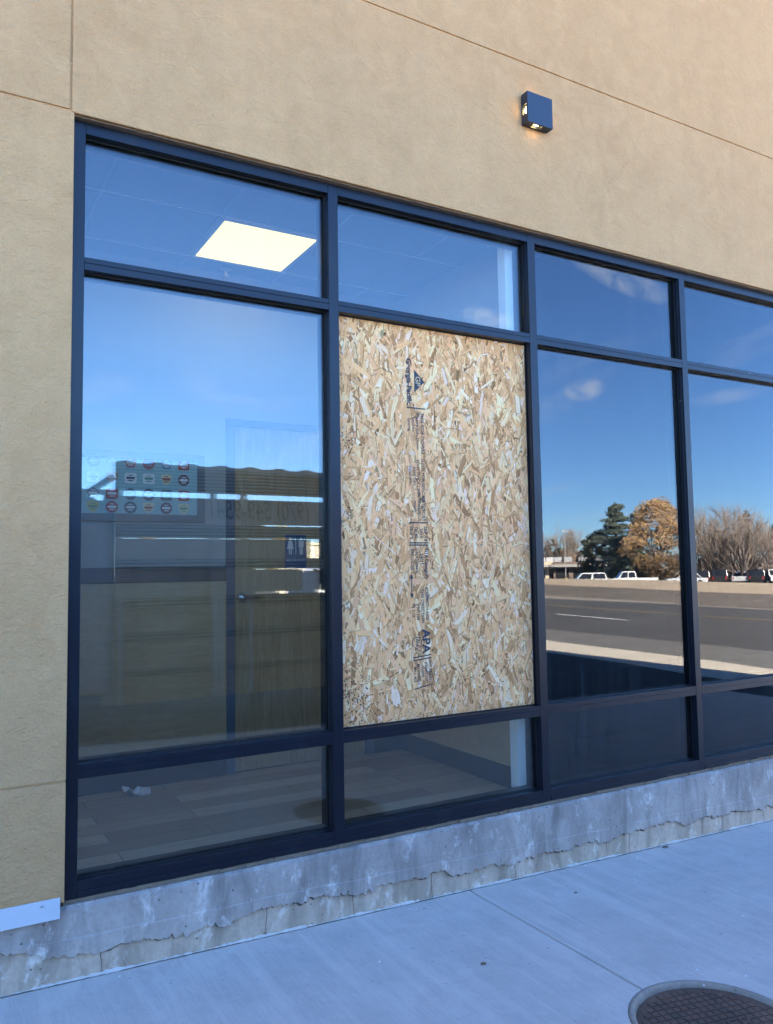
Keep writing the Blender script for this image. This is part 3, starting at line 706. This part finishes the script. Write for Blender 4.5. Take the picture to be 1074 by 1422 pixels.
# ================================================================== WALL LAMP
LX0,LX1,LZ0,LZ1=2.766,2.941,W(2.402),W(2.572); LF=-.103; LB=YF
lamp=empty('wall_lamp',(LX0,LB,LZ0),'small square dark wall lamp lit on the stucco above the windows','wall lamp')
mb=MB(); w=LX1-LX0; h=LZ1-LZ0; d=LB-LF; t=.006
def L(a,b): mb.box((a[0],a[1],a[2]),(b[0],b[1],b[2]))
L((0,-d,0),(w,-d+t,h)); L((.004,-.006,.004),(w-.004,-.0005,h-.004))
for (lo,hi,ax) in ((0,t,'x'),(w-t,w,'x'),(0,t,'z'),(h-t,h,'z')):
    s=w if ax=='z' else h
    c0,c1=s*.30,s*.62
    for a,b,y0,y1 in ((t if ax=='z' else t,c0,-d+t,-.0065),(c1,s-t,-d+t,-.0065),(c0,c1,-d+t,-d+.012),(c0,c1,-.016,-.0065)):
        if ax=='x': L((lo,y0,a),(hi,y1,b))
        else: L((a,y0,lo),(b,y1,hi))
for a in (0,w-t):
    for b in (0,h-t): L((a,-d+t,b),(a+t,-.0065,b+t))
mb.build('housing',M['lampbox'],lamp)
for cxz,ax in (((.016,h*.46),'x'),((w-.016,h*.46),'x'),((w*.46,.016),'z'),((w*.46,h-.016),'z')):
    mb=MB(); mb.ball((cxz[0],-d*.5,cxz[1]),.007 if ax=='x' else .020,.011,.020 if ax=='x' else .007,12,8); mb.build('led_lens',M['bulb'],lamp,smooth=True)

# ================================================================== LITTER ON THE WALK
M['dryleaf']=simple('dry_leaf',(.16,.10,.055),.8,.3,20)
def leaf(x,y,s,rz,label):
    pts=[]
    for i in range(12):
        a=2*math.pi*i/12; r=s*(.5+.16*math.cos(5*a)+random.uniform(-.06,.06)); pts.append((x+r*math.cos(a+rz)*1.25,y+r*math.sin(a+rz)*.8,gz(x)+.003+random.uniform(0,s*.18)))
    mb=MB(); c=(x,y,gz(x)+.002); n=len(pts); mb.v=pts+[c]; mb.f=[(i,(i+1)%n,n) for i in range(n)]
    o=mb.build('dry_leaf',M['dryleaf'],at=Vector(c)); m=o.modifiers.new('t','SOLIDIFY'); m.thickness=.001
    return tag(o,label,'leaf','dry leaves on the sidewalk')
leaf(3.66,-.050,.030,.4,'largest brown dry leaf lying by the concrete base at far right')
leaf(1.93,-.66,.020,1.2,'small brown leaf flat in the middle of the left slab')
leaf(2.75,-.30,.013,2.2,'tiny dark leaf just right of the sidewalk joint')
M['chip']=simple('pale_chip',(.7,.68,.64),.9,.1)
random.seed(5); mb=MB()
for _ in range(46):
    x=random.uniform(.5,4.6); y=random.choice([random.uniform(-.10,-.03),random.uniform(-1.3,-.1)]); s=random.uniform(.0015,.0045); z=gz(x)
    mb.box((x-s,y-s,z),(x+s,y+s*.6,z+s*.8),None)
tag(mb.build('grit',M['chip']),kind='stuff')

# ================================================================== THE TRUCK PARKED OPPOSITE
TY=2*GL-5.0                              # its near side, parallel to the windows
tg=lambda x:.13+(LOTZ-.13)*(x+10)/20.3   # lot level
tr=empty('work_truck',(4.0,TY-1.1,tg(4.0)),'flatbed work truck with a tall slatted side rack lettered with a phone number','truck')
T0=Vector((4.0,TY-1.1,tg(4.0)))
def tb(mb,name,mat,par=tr,**k):
    mb.v=[(x-T0.x,y-T0.y,z-T0.z) for x,y,z in mb.v]; return mb.build(name,mat,par,**k)
RX0,RX1=1.66,6.35
def slat(mb,z0,z1,x0=RX0,x1=RX1,ridge=True):
    z0,z1=W(z0),W(z1)
    if not ridge: mb.box((x0,TY-.030,z0),(x1,TY-.012,z1)); return
    nn=max(2,round((z1-z0)/.034)); hh=(z1-z0)/nn
    GRV.append((x0,x1,z0,z1))
    for i in range(nn):
        a=z0+i*hh
        mb.prism([(x0,TY-.0304,a),(x0,TY-.006,a+hh*.12),(x0,TY,a+hh*.36),(x0,TY-.008,a+hh*.60),(x0,TY-.0304,a+hh*.64)],(x1-x0,0,0))
GRV=[]
mb=MB()
slat(mb,.845,1.10); slat(mb,.362,.502); slat(mb,.03,.145)
rk=tb(mb,'side_rack',M['rack'])
mb=MB(); slat(mb,1.101,1.128,ridge=False)
x=RX0+.1
while x<RX1-.1:
    p=[(x-.11+.22*i/8,TY-.035,W(1.128)+.022*math.sin(math.pi*i/8)) for i in range(9)]; mb.prism(p,(0,.022,0)); x+=.335
tb(mb,'rack_cap',M['rack'],rk)
mb=MB(); slat(mb,.4995,.788,RX0,3.25,ridge=False); slat(mb,.512,.788,3.25,RX1,ridge=False); sign=tb(mb,'sign_board',M['signface'],rk)
mb=MB(); slat(mb,.142,.356,RX0,3.80,False); slat(mb,-.248,.032,RX0,3.15,False); slat(mb,-.218,.024,3.15,3.70,False); slat(mb,.16,.352,4.9,RX1,False); slat(mb,-.22,-.08,4.6,RX1,False); slat(mb,-.0745,.018,4.25,RX1,False)
tb(mb,'side_panel',M['rack'],rk)
mb=MB(); slat(mb,-.36,-.245); slat(mb,-.70,-.59); slat(mb,-1.05,-.96); slat(mb,-.595,-.355,RX0,RX1,False); slat(mb,-.965,-.695,RX0,RX1,False); slat(mb,-1.3,-1.045,RX0,RX1,False)
tb(mb,'lower_side',M['ply'],rk)
mb=MB()
for x0,x1,z0,z1 in GRV: mb.box((x0,TY-.040,z0),(x1,TY-.0305,z1))
tb(mb,'groove_backing',M['chassis'],rk)
mb=MB()
for x in (1.70,2.68,3.02,4.22,5.3,6.33): mb.box((x-.035,TY-.075,W(-1.3)),(x+.035,TY-.0305,W(1.12)))
for x in (1.71,2.68,2.75,3.08): mb.box((x-.022,TY+.001,W(-1.3)),(x+.022,TY+.016,W(-.22)))
mb.box((1.56,TY-.14,W(-1.3)),(1.664,TY-.076,W(.80)))
tb(mb,'rack_post',M['cab'],rk)
mb=MB(); mb.tube((3.05,TY-.05,W(.36)),(3.82,TY-.05,W(.04)),.012); mb.tube((3.85,TY-.05,W(.02)),(4.5,TY-.05,W(-.24)),.014); mb.tube((3.95,TY-.05,W(.36)),(3.95,TY-.05,W(-.22)),.03); tb(mb,'brace',M['chassis'],rk)
cu=bpy.data.curves.new('tel','FONT'); cu.body='(970) 549-9541'; cu.size=.265; cu.align_x='LEFT'; cu.extrude=.0012; cu.shear=.12
# the board faces the windows (+y): lettering reads normally from the building and reversed in the glass
T=Matrix.Translation((3.80-T0.x,TY-.0105-T0.y,W(.575)-T0.z))@Matrix.Rotation(R(180),4,'Z')@Matrix.Rotation(R(90),4,'X')@Matrix.Diagonal((.72,1.1,1,1))
text_mesh(cu,'phone_number',M['letters'],rk,T)
# deck, chassis, cab
mb=MB(); mb.box((RX0,TY-2.15,W(-.98)),(RX1,TY-.08,W(-.90))); tb(mb,'deck',M['bark'])
mb=MB(); mb.box((-2.6,TY-1.45,tg(2)+.45),(6.2,TY-1.30,tg(2)+.65)); mb.box((-2.6,TY-.80,tg(2)+.45),(6.2,TY-.65,tg(2)+.65)); mb.box((1.75,TY-2.1,tg(2)+.50),(6.3,TY-.10,tg(2)+.58)); tb(mb,'chassis',M['chassis'])
mb=MB(); zc=tg(0)
prof=[(1.655,.42),(1.655,2.27),(1.45,2.40),(.1,2.40),(-.75,1.62),(-2.45,1.42),(-2.75,1.2),(-2.75,.42)]
mb.prism([(x,TY-.04,zc+z) for x,z in prof],(0,-2.05,0)); cab=tb(mb,'cab',M['cab'],bevel=.06,seg=3)
mb=MB(); wp=[(1.25,1.62),(1.25,2.22),(.15,2.22),(-.45,1.62)]
mb.prism([(x,TY-.036,zc+z) for x,z in wp],(0,-.02,0)); mb.prism([(x,TY-2.075,zc+z) for x,z in wp],(0,-.02,0)); tb(mb,'cab_window',M['carglass'],cab)
mb=MB(); mb.box((1.30,TY-.07,zc+2.42),(1.70,TY-.02,zc+2.47)); mb.tube((1.34,TY-.05,W(.765)),(1.64,TY-.05,W(.985)),.035,.035,8); mb.box((1.05,TY-.07,W(.70)),(1.72,TY-.03,W(.735))); mb.tube((1.06,TY-.05,W(.53)),(1.34,TY-.05,W(.765)),.03,.03,8); tb(mb,'headache_bar',M['cab'])
def wheel(x,y):
    z=tg(x)+.40; mb=MB(); mb.tube((x,y,z),(x,y-.26,z),.40,.40,24); w=tb(mb,'wheel',M['tyre'],bevel=.03,seg=2)
    mb=MB(); mb.tube((x,y+.006,z),(x,y-.266,z),.21,.21,16); tb(mb,'rim',M['galv'],w)
for x in (-1.55,5.05): wheel(x,TY-.02); wheel(x,TY-1.88)
# ================================================================== TREES
def limb(mb,p,d,L,r,depth,spread,rng,n=3,tips=None,minr=.008):
    q=p+d*L; mb.tube(p,q,r,r*.72,5 if r>.06 else 3,cap=False)
    if depth==0:
        if tips is not None: tips.append(q)
        return
    for i in range(n if depth>1 else n):
        a=rng.uniform(0,6.283); s=spread*rng.uniform(.6,1.3)
        x=d.orthogonal().normalized(); y=d.cross(x)
        nd=(d*math.cos(s)+(x*math.cos(a)+y*math.sin(a))*math.sin(s)); nd.z+=.10; nd.normalize()
        limb(mb,p+d*L*rng.uniform(.55,1.0),nd,L*rng.uniform(.6,.85),max(minr,r*.6),depth-1,spread,rng,n,tips,minr)
def leaves(mb,c,rx,rz,n,s,rng,shade=None):
    for _ in range(n):
        while True:
            u=Vector((rng.uniform(-1,1),rng.uniform(-1,1),rng.uniform(-1,1)))
            if u.length<=1: break
        p=Vector((c[0]+u.x*rx,c[1]+u.y*rx,c[2]+u.z*rz)); k=s*rng.uniform(.6,1.4)
        a=Vector((rng.gauss(0,1),rng.gauss(0,1),rng.gauss(0,1))).normalized(); b=a.orthogonal().normalized()
        mb.poly([p+a*k,p+b*k*.6,p-a*k,p-b*k*.6]); mb.c.append((min(1,max(0,rng.gauss(.5,.22))),rng.random(),0))
def broad(name,px,dist,h,wid,lf,label,cat,seed,lmat,n=5200,ls=.16,low=.15,group=None,base=None,clumps=60,trunkh=.3,taper=.5):
    rng=random.Random(seed); p=yard(px,dist,base); t=empty(name,p,label,cat,group)
    tips=[]; mb=MB()
    mb.tube((0,0,-.1),(0,0,h*trunkh),h*.028,h*.02,8)
    for i in range(7):
        a=i*.9+rng.uniform(0,.5); d=Vector((math.cos(a)*.55,math.sin(a)*.55,1)).normalized()
        limb(mb,Vector((0,0,h*trunkh*rng.uniform(.5,1))),d,h*.26,h*.012,2,.55,rng,3,tips)
    mb.build('trunk',M['bark'],t)
    mb=MB()
    for i in range(clumps):
        z=rng.uniform(low,.96); zz=(z-low)/(1-low)
        env=math.sin(math.pi*min(1,max(.06,zz**taper)))**.6
        a=rng.uniform(0,6.283); rr=wid/2*env*math.sqrt(rng.uniform(.1,1))*rng.uniform(.82,1.12)
        k=wid*rng.uniform(.05,.13); leaves(mb,(rr*math.cos(a),rr*math.sin(a),z*h),k,k*.8,n//clumps,ls,rng)
    mb.build('crown',lmat,t); return t
def conifer(px,dist,h,wid,label,seed,lmat,n=5200,group=None,base=None,layers=11,low=.10,irr=.35):
    rng=random.Random(seed); p=yard(px,dist,base); t=empty('conifer_tree',p,label,'tree',group)
    mb=MB(); mb.tube((0,0,-.1),(0,0,h*.97),h*.022,.03,8,cap=False); cr=MB(); per=n//(layers*7)
    for i in range(layers):
        z=low+(1-low)*(i/layers); r=wid/2*(1-(i/layers)**1.15)*rng.uniform(1-irr,1.05)+.15
        for k in range(7):
            a=rng.uniform(0,6.283); rl=r*rng.uniform(.35,1.15); zz=h*(z+rng.uniform(-.02,.03)); e=Vector((rl*math.cos(a),rl*math.sin(a),zz+.05*rl))
            mb.tube((0,0,zz-.1*rl),tuple(e),.05,.02,4,cap=False)
            for q in range(3):
                f=(.35,.65,.92)[q]; leaves(cr,(e.x*f,e.y*f,zz+.05*rl*f),.085*wid+.03*rl*f,.032*wid,max(3,per//3),.15,rng)
    leaves(cr,(0,0,h*.97),.25,.5,30,.14,rng)
    mb.build('trunk',M['bark'],t); cr.build('crown',lmat,t); return t
def bare(name,px,dist,h,label,seed,group=None,mat='twig',n=11,depth=4,base=None,fan=.62):
    rng=random.Random(seed); p=yard(px,dist,base); t=empty(name,p,label,'tree',group)
    tk=MB(); tk.tube((0,0,-.1),(0,0,h*.12),h*.03,h*.026,8); tk.build('trunk',M['bark'],t)
    mb=MB()
    for i in range(n):
        a=6.283*i/n+rng.uniform(-.3,.3); s=fan*rng.uniform(.25,1.25); d=Vector((math.cos(a)*math.sin(s),math.sin(a)*math.sin(s),math.cos(s)))
        limb(mb,Vector((0,0,h*rng.uniform(.05,.13))),d,h*.40,h*.012,depth,.34,rng,3,None,.014)
    mb.build('branches',M[mat],t); return t
LG=m_leaf('conifer_needles',(.055,.075,.06),(.12,.145,.115)); LD=m_leaf('dark_evergreen',(.045,.058,.045),(.095,.11,.08))
LA=m_leaf('autumn_gold',(.29,.185,.075),(.48,.34,.16),(.42,.26,.18)); LO=m_leaf('olive_leaves',(.085,.085,.04),(.17,.15,.075)); LR=m_leaf('russet_leaves',(.26,.15,.09),(.40,.26,.18))
LY=m_leaf('yellow_leaves',(.35,.24,.05),(.55,.42,.12))
G='trees beyond the far parking lot'
PX=lambda w,d: w/F_PX*d
conifer(857,120,12.0,PX(108,120),'tall dark conifer left of the golden autumn tree, ragged spire top',1,LG,12500,G,irr=.55,layers=12)
conifer(886,128,11.4,PX(86,128),'second dark conifer half hidden behind the golden autumn tree',2,LG,7500,G,irr=.5)
broad('autumn_tree',916,110,11.6,PX(98,110),None,'large golden autumn tree with a pinkish thin top','tree',3,LA,15000,.13,.06,G,clumps=260,taper=.8)
broad('olive_tree',832,124,7.9,PX(58,124),None,'olive brown leafy tree in front of the tall conifer','tree',4,LO,6000,.15,.03,G,clumps=110,taper=.6)
broad('olive_tree',872,131,6.6,PX(70,131),None,'dull olive tree filling the gap between the two dark conifers','tree',24,LO,5000,.15,.03,G,clumps=90,taper=.6)
broad('evergreen_tree',812,150,7.7,PX(26,150),None,'small rounded dark evergreen left of the olive tree','tree',5,LD,3000,.16,.03,G,clumps=50,taper=.7)
bare('bare_tree',783,165,9.6,'purplish bare tree behind the light pole',6,G,n=16,depth=4)
broad('evergreen_tree',766,170,8.6,PX(40,170),None,'dark evergreen at the far left of the reflected tree line','tree',7,LD,3400,.18,.03,G,clumps=60,taper=.6)
broad('evergreen_tree',798,175,7.8,PX(30,175),None,'dark evergreen beside the purplish bare tree','tree',18,LD,3000,.18,.03,G,clumps=60,taper=.6)
broad('brown_tree',783,172,6.4,PX(50,172),None,'low brown leafed tree behind the purplish bare tree','tree',25,LR,3000,.18,.03,G,clumps=60,taper=.6)
bare('bare_tree',990,104,8.3,'wide grey bare tree just right of the window mullion',8,G,n=17,depth=4,fan=.85)
bare('bare_tree',1030,100,8.1,'dense grey bare tree in front of the broken topped conifer',9,G,n=18,depth=4,fan=.9)
bare('bare_tree',1072,102,7.3,'pinkish grey bare tree at the right edge of the picture',10,G,n=17,depth=4,fan=.9)
bare('bare_tree',1012,108,9.2,'tallest thin bare tree rising over the others',19,G,n=10,depth=4,fan=.45)
conifer(1040,122,10.6,PX(44,122),'broad dark conifer standing behind the grey bare trees',11,LD,4200,G,irr=.5)
conifer(1076,122,8.2,PX(34,122),'lower dark conifer at the right edge behind bare branches',12,LD,2600,G)
broad('autumn_tree',1000,116,7.4,PX(26,116),None,'small orange autumn tree showing between bare branches','tree',13,LA,1800,.17,.3,G,clumps=26)
LB=m_leaf('brown_brush',(.17,.125,.10),(.30,.23,.19))
for i,(px,w,h,lab) in enumerate(((986,56,6.2,'left stretch of dense brown brush below the wide bare tree'),(1024,56,6.6,'middle stretch of dense brown brush below the bare trees'),(1064,60,6.3,'right stretch of dense brown brush at the picture edge'))):
    broad('brush_tree',px,106,h,PX(w,106),None,lab,'tree',50+i,LB,6500,.075,.03,G,clumps=150,taper=.55,trunkh=.15)
broad('hedge',985,112,3.9,PX(50,112),None,'dark hedge at the foot of the bare trees, left stretch','hedge',14,LD,1900,.18,.02,G,clumps=40,trunkh=.2)
broad('hedge',1035,113,3.7,PX(60,113),None,'dark hedge at the foot of the bare trees, right stretch','hedge',15,LD,1900,.18,.02,G,clumps=40,trunkh=.2)
broad('hedge',893,116,2.3,PX(60,116),None,'dark hedge under the golden autumn tree','hedge',20,LD,1900,.18,.02,G,clumps=40,trunkh=.2)
for i,(px,d,h,w,lm,lab) in enumerate(((205,56,6.0,46,LY,'yellow autumn tree glimpsed through the truck rack on the left'),(300,62,5.6,44,LO,'olive tree glimpsed through the truck rack in the middle'),(392,58,6.0,50,LY,'yellow green tree glimpsed through the truck rack under the phone number'),(455,64,5.6,44,LR,'russet tree glimpsed through the truck rack at its right'))):
    broad('autumn_tree',px,d,h,PX(w,d),None,lab,'tree',30+i,lm,2200,.16,.2,'autumn trees behind the work truck',LOTZ,clumps=40)

# ================================================================== CARS AND FAR BUILDINGS
def car(name,loc,rz,paint,label,kind='suv',L=4.8,Wd=1.86,H=1.72):
    t=empty(name,loc,label,'car','cars parked beyond the bank',rz)
    hb=H*.56; g=.28
    if kind=='pickup': roof=[(-.02*L,hb),(.02*L,H*.985),(.22*L,H),(.265*L,H*.98),(.31*L,hb)]; cx=(-.0,.3)
    elif kind=='sedan': roof=[(-.36*L,hb),(-.22*L,H*.98),(.02*L,H),(.10*L,H*.97),(.26*L,hb)]
    else: roof=[(-.47*L,hb),(-.43*L,H*.95),(-.36*L,H),(.06*L,H),(.12*L,H*.97),(.25*L,hb)]
    if kind=='pickup': roof=[(-.08*L,hb),(-.06*L,H*.97),(-.03*L,H),(.16*L,H),(.19*L,H*.97),(.28*L,hb)]
    mb=MB(); low=[(-L/2,g+.12),(-L/2,hb*.97),(-L/2+.08,hb),(.27*L,hb),(.46*L,hb*.92),(L/2,hb*.78),(L/2,g+.12),(L/2-.1,g),(-L/2+.1,g)]
    mb.prism([(x,-Wd/2,z) for x,z in low],(0,Wd,0)); mb.build('body',paint,t,bevel=.05,seg=2)
    mb=MB(); k=len(roof); ins=.10
    for sgn in (-1,1):
        for x,z in roof: mb.v.append((x,sgn*(Wd/2-.02-(ins if z>hb+.1 else 0)),z-.001))
    mb.f.append(tuple(range(k))); mb.f.append(tuple(range(2*k-1,k-1,-1)))
    for i in range(k-1): mb.f.append((i+1,i,k+i,k+i+1))
    top=mb.build('cabin',paint,t,bevel=.03,seg=2)
    gl=MB(); xs=[x for x,z in roof]; x0,x1=roof[0][0],roof[-1][0]; ra,rb=[r for r in roof if r[1]>H*.9][0][0],[r for r in roof if r[1]>H*.9][-1][0]
    def side(sg,a0,a1,b0,b1):
        zb,zt=hb+.04,H-.12; yb,yt=Wd/2-.012,Wd/2-.105
        gl.prism([(a0,sg*yb,zb),(a1,sg*yb,zb),(b1,sg*yt,zt),(b0,sg*yt,zt)],(0,sg*.008,0))
    for sg in (-1,1):
        A0=x0+.12; A1=x1-.22; B0=ra+.10; B1=rb-.02; m=.5
        side(sg,A0,A0+(A1-A0)*.47,B0,B0+(B1-B0)*.47); side(sg,A0+(A1-A0)*.53,A1,B0+(B1-B0)*.55,B1)
    e=roof[-1]; r=[q for q in roof if q[1]>H*.9][-1]
    gl.prism([(e[0]-.06,-Wd/2+.2,hb+.05),(e[0]-.06,Wd/2-.2,hb+.05),(r[0]+.03,Wd/2-.24,r[1]-.05),(r[0]+.03,-Wd/2+.24,r[1]-.05)],(.02,0,.012))
    e=roof[0]; r=[q for q in roof if q[1]>H*.9][0]
    gl.prism([(e[0]+.03,-Wd/2+.2,hb+.06),(e[0]+.03,Wd/2-.2,hb+.06),(r[0]-.005,Wd/2-.24,r[1]-.08),(r[0]-.005,-Wd/2+.24,r[1]-.08)],(-.03,0,.006))
    gl.build('window',M['carglass'],top)
    for x in (-.30*L,.31*L):
        for s in (-1,1):
            mb=MB(); mb.tube((x,s*(Wd/2-.2),.33),(x,s*(Wd/2+.01),.33),.33,.33,18); mb.build('wheel',M['tyre'],t)
    for s in (-1,1): MB().box((-L/2-.012,s*Wd*.40-.08,hb*.62),(-L/2+.02,s*Wd*.40+.08,hb*.9)).build('tail_light',M['red'],t)
    return t
PWH=m_paint('white_car_paint',(.80,.80,.79),.25,.8); PDK=m_paint('black_car_paint',(.02,.021,.024),.2,.8); PSV=m_paint('silver_car_paint',(.55,.56,.57),.25,.8); PBL=m_paint('navy_car_paint',(.03,.045,.09),.2,.8)
hd=math.atan2(-.6,-.8)
car('parked_suv',yard(814,96),hd,PWH,'white estate SUV with dark side windows, left of the white pickup','suv',4.9,1.9,1.68)
car('parked_pickup',yard(876,95),hd,PWH,'white crew cab pickup in the open below the tall conifer','pickup',5.9,1.98,1.78)
car('parked_car',yard(952,97),hd,PSV,'silver white car half cut off by the window mullion','sedan',4.7,1.84,1.58)
def facing(px): v=bearing(px); return math.atan2(-v.y,v.x)
for px,d,pt,kd,lab,h in ((974,99,PDK,'suv','black SUV with a pale roof rack at the left of the facing row',1.78),(999,100,PDK,'suv','tall black van shaped car second in the facing row',1.86),(1027,101,PSV,'sedan','silver car between the two black ones in the facing row',1.62),(1050,100,PDK,'suv','black SUV beside the silver car on its right',1.76),(1076,99,PWH,'suv','white SUV with a red tail light at the right edge',1.74)):
    car('parked_car',yard(px,d),facing(px)+(0 if px!=1076 else math.pi*.94),pt,lab,kd,4.7,1.88,h)
rr=MB()
v=yard(478,19,tg(9)); car('parked_van',v,R(178),PWH,'white van parked behind the work truck','suv',5.2,1.95,1.95)
# light pole
lp=empty('light_pole',yard(786,112),'tall grey parking lot light pole with a twin head','light pole')
MB().tube((0,0,0),(0,0,7.4),.075,.05,10).build('pole',M['polegrey'],lp)
mb=MB(); mb.box((-.65,-.15,7.38),(-.15,.15,7.5)); mb.box((.15,-.15,7.38),(.65,.15,7.5)); mb.box((-.2,-.05,7.38),(.2,.05,7.46)); mb.build('lamp_head',M['white'],lp)
MB().tube((0,0,0),(0,0,.9),.28,.28,12).build('base',M['yellow'],lp)
# far shops
def shop(px,d,w,h,rz,wall,label):
    b=empty('shop_building',yard(px,d),label,'building',None,rz)
    MB().box((-w/2,-5,0),(w/2,5,h)).build('wall',wall,b)
    for s in (-1,1):
        mb=MB(); mb.box((-w/2-.4,s*5.02,h*.72),(w/2+.4,s*6.3,h*.86)); mb.build('canopy',M['white'],b)
        n=max(2,int(w/3))
        for i in range(n): x=-w/2+(i+.5)*w/n; MB().box((x-w/n*.38,s*5.01-.02,.2),(x+w/n*.38,s*5.01+.02,h*.62)).build('window',M['carglass'],b)
    mb=MB()
    for q in range(3): mb.box((-w*.3+q*w*.28,-1,h),(-w*.3+q*w*.28+1.4,.6,h+.9))
    mb.build('roof_unit',M['galv'],b); return b
M['cream']=simple('cream_render',(.62,.52,.36),.9,.06); M['brownw']=simple('brown_render',(.20,.15,.12),.9,.1)
shop(806,150,9.5,3.4,facing(806)+R(90),M['brownw'],'low dark fronted shop with white canopy beyond the light pole')
shop(760,152,5.5,3.4,facing(760)+R(90),M['cream'],'low cream shop building at the far left of the reflected lot')
# low stucco enclosure behind the truck
en=yard(455,27,LOTZ); eb=empty('block_enclosure',en,'low tan block enclosure standing in the sun behind the truck','wall',None,facing(455)+R(90))
mb=MB(); mb.box((-1.6,-.1,0),(1.6,.1,2.75)); mb.box((-1.6,-2,0),(-1.4,-.1,2.75)); mb.build('wall',M['strip'],eb); MB().box((-1.65,-.15,2.75),(1.65,.15,2.83)).build('coping',M['cream'],eb)

# ================================================================== LIGHT, SKY, CAMERA
EL=R(31); SD=Vector((-.031*math.cos(EL),math.cos(EL),math.sin(EL))).normalized()
sl=bpy.data.lights.new('sun','SUN'); sl.energy=5.0; sl.angle=R(.53); sl.color=(1,.91,.78)
so=bpy.data.objects.new('sun',sl); COL.objects.link(so); so.rotation_euler=SD.to_track_quat('Z','Y').to_euler(); so.location=(0,20,20)
w=bpy.data.worlds.new('World'); sc.world=w; w.use_nodes=True; nt=w.node_tree; bg=nt.nodes['Background']
sky=nt.nodes.new('ShaderNodeTexSky'); sky.sky_type='NISHITA'; sky.sun_disc=False; sky.sun_elevation=EL; sky.sun_rotation=math.atan2(SD.x,SD.y); sky.altitude=1400; sky.air_density=1.0; sky.dust_density=.15; sky.ozone_density=4.0
# thin high cloud wisps
tc=nt.nodes.new('ShaderNodeTexCoord'); sx=nt.nodes.new('ShaderNodeSeparateXYZ'); nt.links.new(tc.outputs['Generated'],sx.inputs[0])
def wm(op,a,b):
    x=nt.nodes.new('ShaderNodeMath'); x.operation=op
    for i,v in enumerate((a,b)):
        if hasattr(v,'links'): nt.links.new(v,x.inputs[i])
        else: x.inputs[i].default_value=v
    return x.outputs[0]
zc=wm('ADD',wm('MAXIMUM',sx.outputs[2],0),.12); cb=nt.nodes.new('ShaderNodeCombineXYZ')
nt.links.new(wm('DIVIDE',sx.outputs[0],zc),cb.inputs[0]); nt.links.new(wm('MULTIPLY',wm('DIVIDE',sx.outputs[1],zc),.45),cb.inputs[1]); cb.inputs[2].default_value=3.7
no=nt.nodes.new('ShaderNodeTexNoise'); no.inputs['Scale'].default_value=1.15; no.inputs['Detail'].default_value=7; no.inputs['Roughness'].default_value=.62; no.inputs['Distortion'].default_value=.9; nt.links.new(cb.outputs[0],no.inputs['Vector'])
cr=nt.nodes.new('ShaderNodeValToRGB'); cr.color_ramp.elements[0].position=.56; cr.color_ramp.elements[0].color=(0,0,0,1); cr.color_ramp.elements[1].position=.80; cr.color_ramp.elements[1].color=(.5,.5,.5,1); nt.links.new(no.outputs['Fac'],cr.inputs[0])
def skydir(px,py):
    v=bearing(px,py); return Vector((v.x,-v.y,v.z)).normalized()
no2=nt.nodes.new('ShaderNodeTexNoise'); no2.inputs['Scale'].default_value=26; no2.inputs['Detail'].default_value=8; no2.inputs['Roughness'].default_value=.62; no2.inputs['Distortion'].default_value=.8; nt.links.new(tc.outputs['Generated'],no2.inputs['Vector'])
def dotv(c):
    x=nt.nodes.new('ShaderNodeVectorMath'); x.operation='DOT_PRODUCT'; nt.links.new(tc.outputs['Generated'],x.inputs[0]); x.inputs[1].default_value=c; return x.outputs['Value']
tot=wm('MULTIPLY',cr.outputs[0],.6)
for (ax,ay,bx,by,wd,st) in ((790,355,940,420,.016,.55),(780,545,845,537,.015,.7),(640,432,715,452,.012,.7),(955,560,1074,540,.010,.25)):   # thin wisps, each a streak between two sky directions
    c0,c1=skydir(ax,ay),skydir(bx,by); c=((c0+c1)/2).normalized(); u=(c1-c0); hl=u.length/2; u.normalize(); vv=c.cross(u).normalized()
    du=wm('DIVIDE',wm('SUBTRACT',dotv(u),c.dot(u)),hl); dv=wm('DIVIDE',wm('SUBTRACT',dotv(vv),c.dot(vv)),wd)
    rr_=wm('ADD',wm('MULTIPLY',du,du),wm('MULTIPLY',dv,dv))
    m=wm('MAXIMUM',wm('SUBTRACT',1.0,rr_),0.0); front=wm('GREATER_THAN',dotv(c),.5)
    m=wm('MULTIPLY',wm('MULTIPLY',m,front),wm('MULTIPLY',wm('MAXIMUM',wm('SUBTRACT',no2.outputs['Fac'],.36),0.0),3.2*st)); tot=wm('ADD',tot,m)
tot=wm('MINIMUM',tot,.8)
mx=nt.nodes.new('ShaderNodeMix'); mx.data_type='RGBA'; nt.links.new(tot,mx.inputs[0]); tint=nt.nodes.new('ShaderNodeMix'); tint.data_type='RGBA'; tint.blend_type='MULTIPLY'; tint.inputs[0].default_value=1; tint.inputs[7].default_value=(.67,.92,1.22,1); nt.links.new(sky.outputs[0],tint.inputs[6]); nt.links.new(tint.outputs[2],mx.inputs[6]); mx.inputs[7].default_value=(6.5,7.0,7.8,1); nt.links.new(mx.outputs[2],bg.inputs[0]); bg.inputs[1].default_value=.052

cam=bpy.data.cameras.new('camera'); co=bpy.data.objects.new('camera',cam); COL.objects.link(co); sc.camera=co
cam.sensor_fit='VERTICAL'; cam.sensor_height=36; cam.lens=F_PX/1422*36; cam.clip_start=.05; cam.clip_end=6000
mt=Matrix((CR,CU,-CF)).transposed().to_4x4(); mt.translation=Vector((0,-D0,EYE)); co.matrix_world=mt
vs=sc.view_settings; vs.view_transform='Standard'; vs.look='None'; vs.gamma=1; vs.use_curve_mapping=False; vs.exposure=4.25
sc.cycles.use_denoising=True; sc.cycles.max_bounces=10; sc.cycles.transparent_max_bounces=16; sc.cycles.diffuse_bounces=5; sc.cycles.glossy_bounces=6
sc.cycles.caustics_reflective=False; sc.cycles.caustics_refractive=False
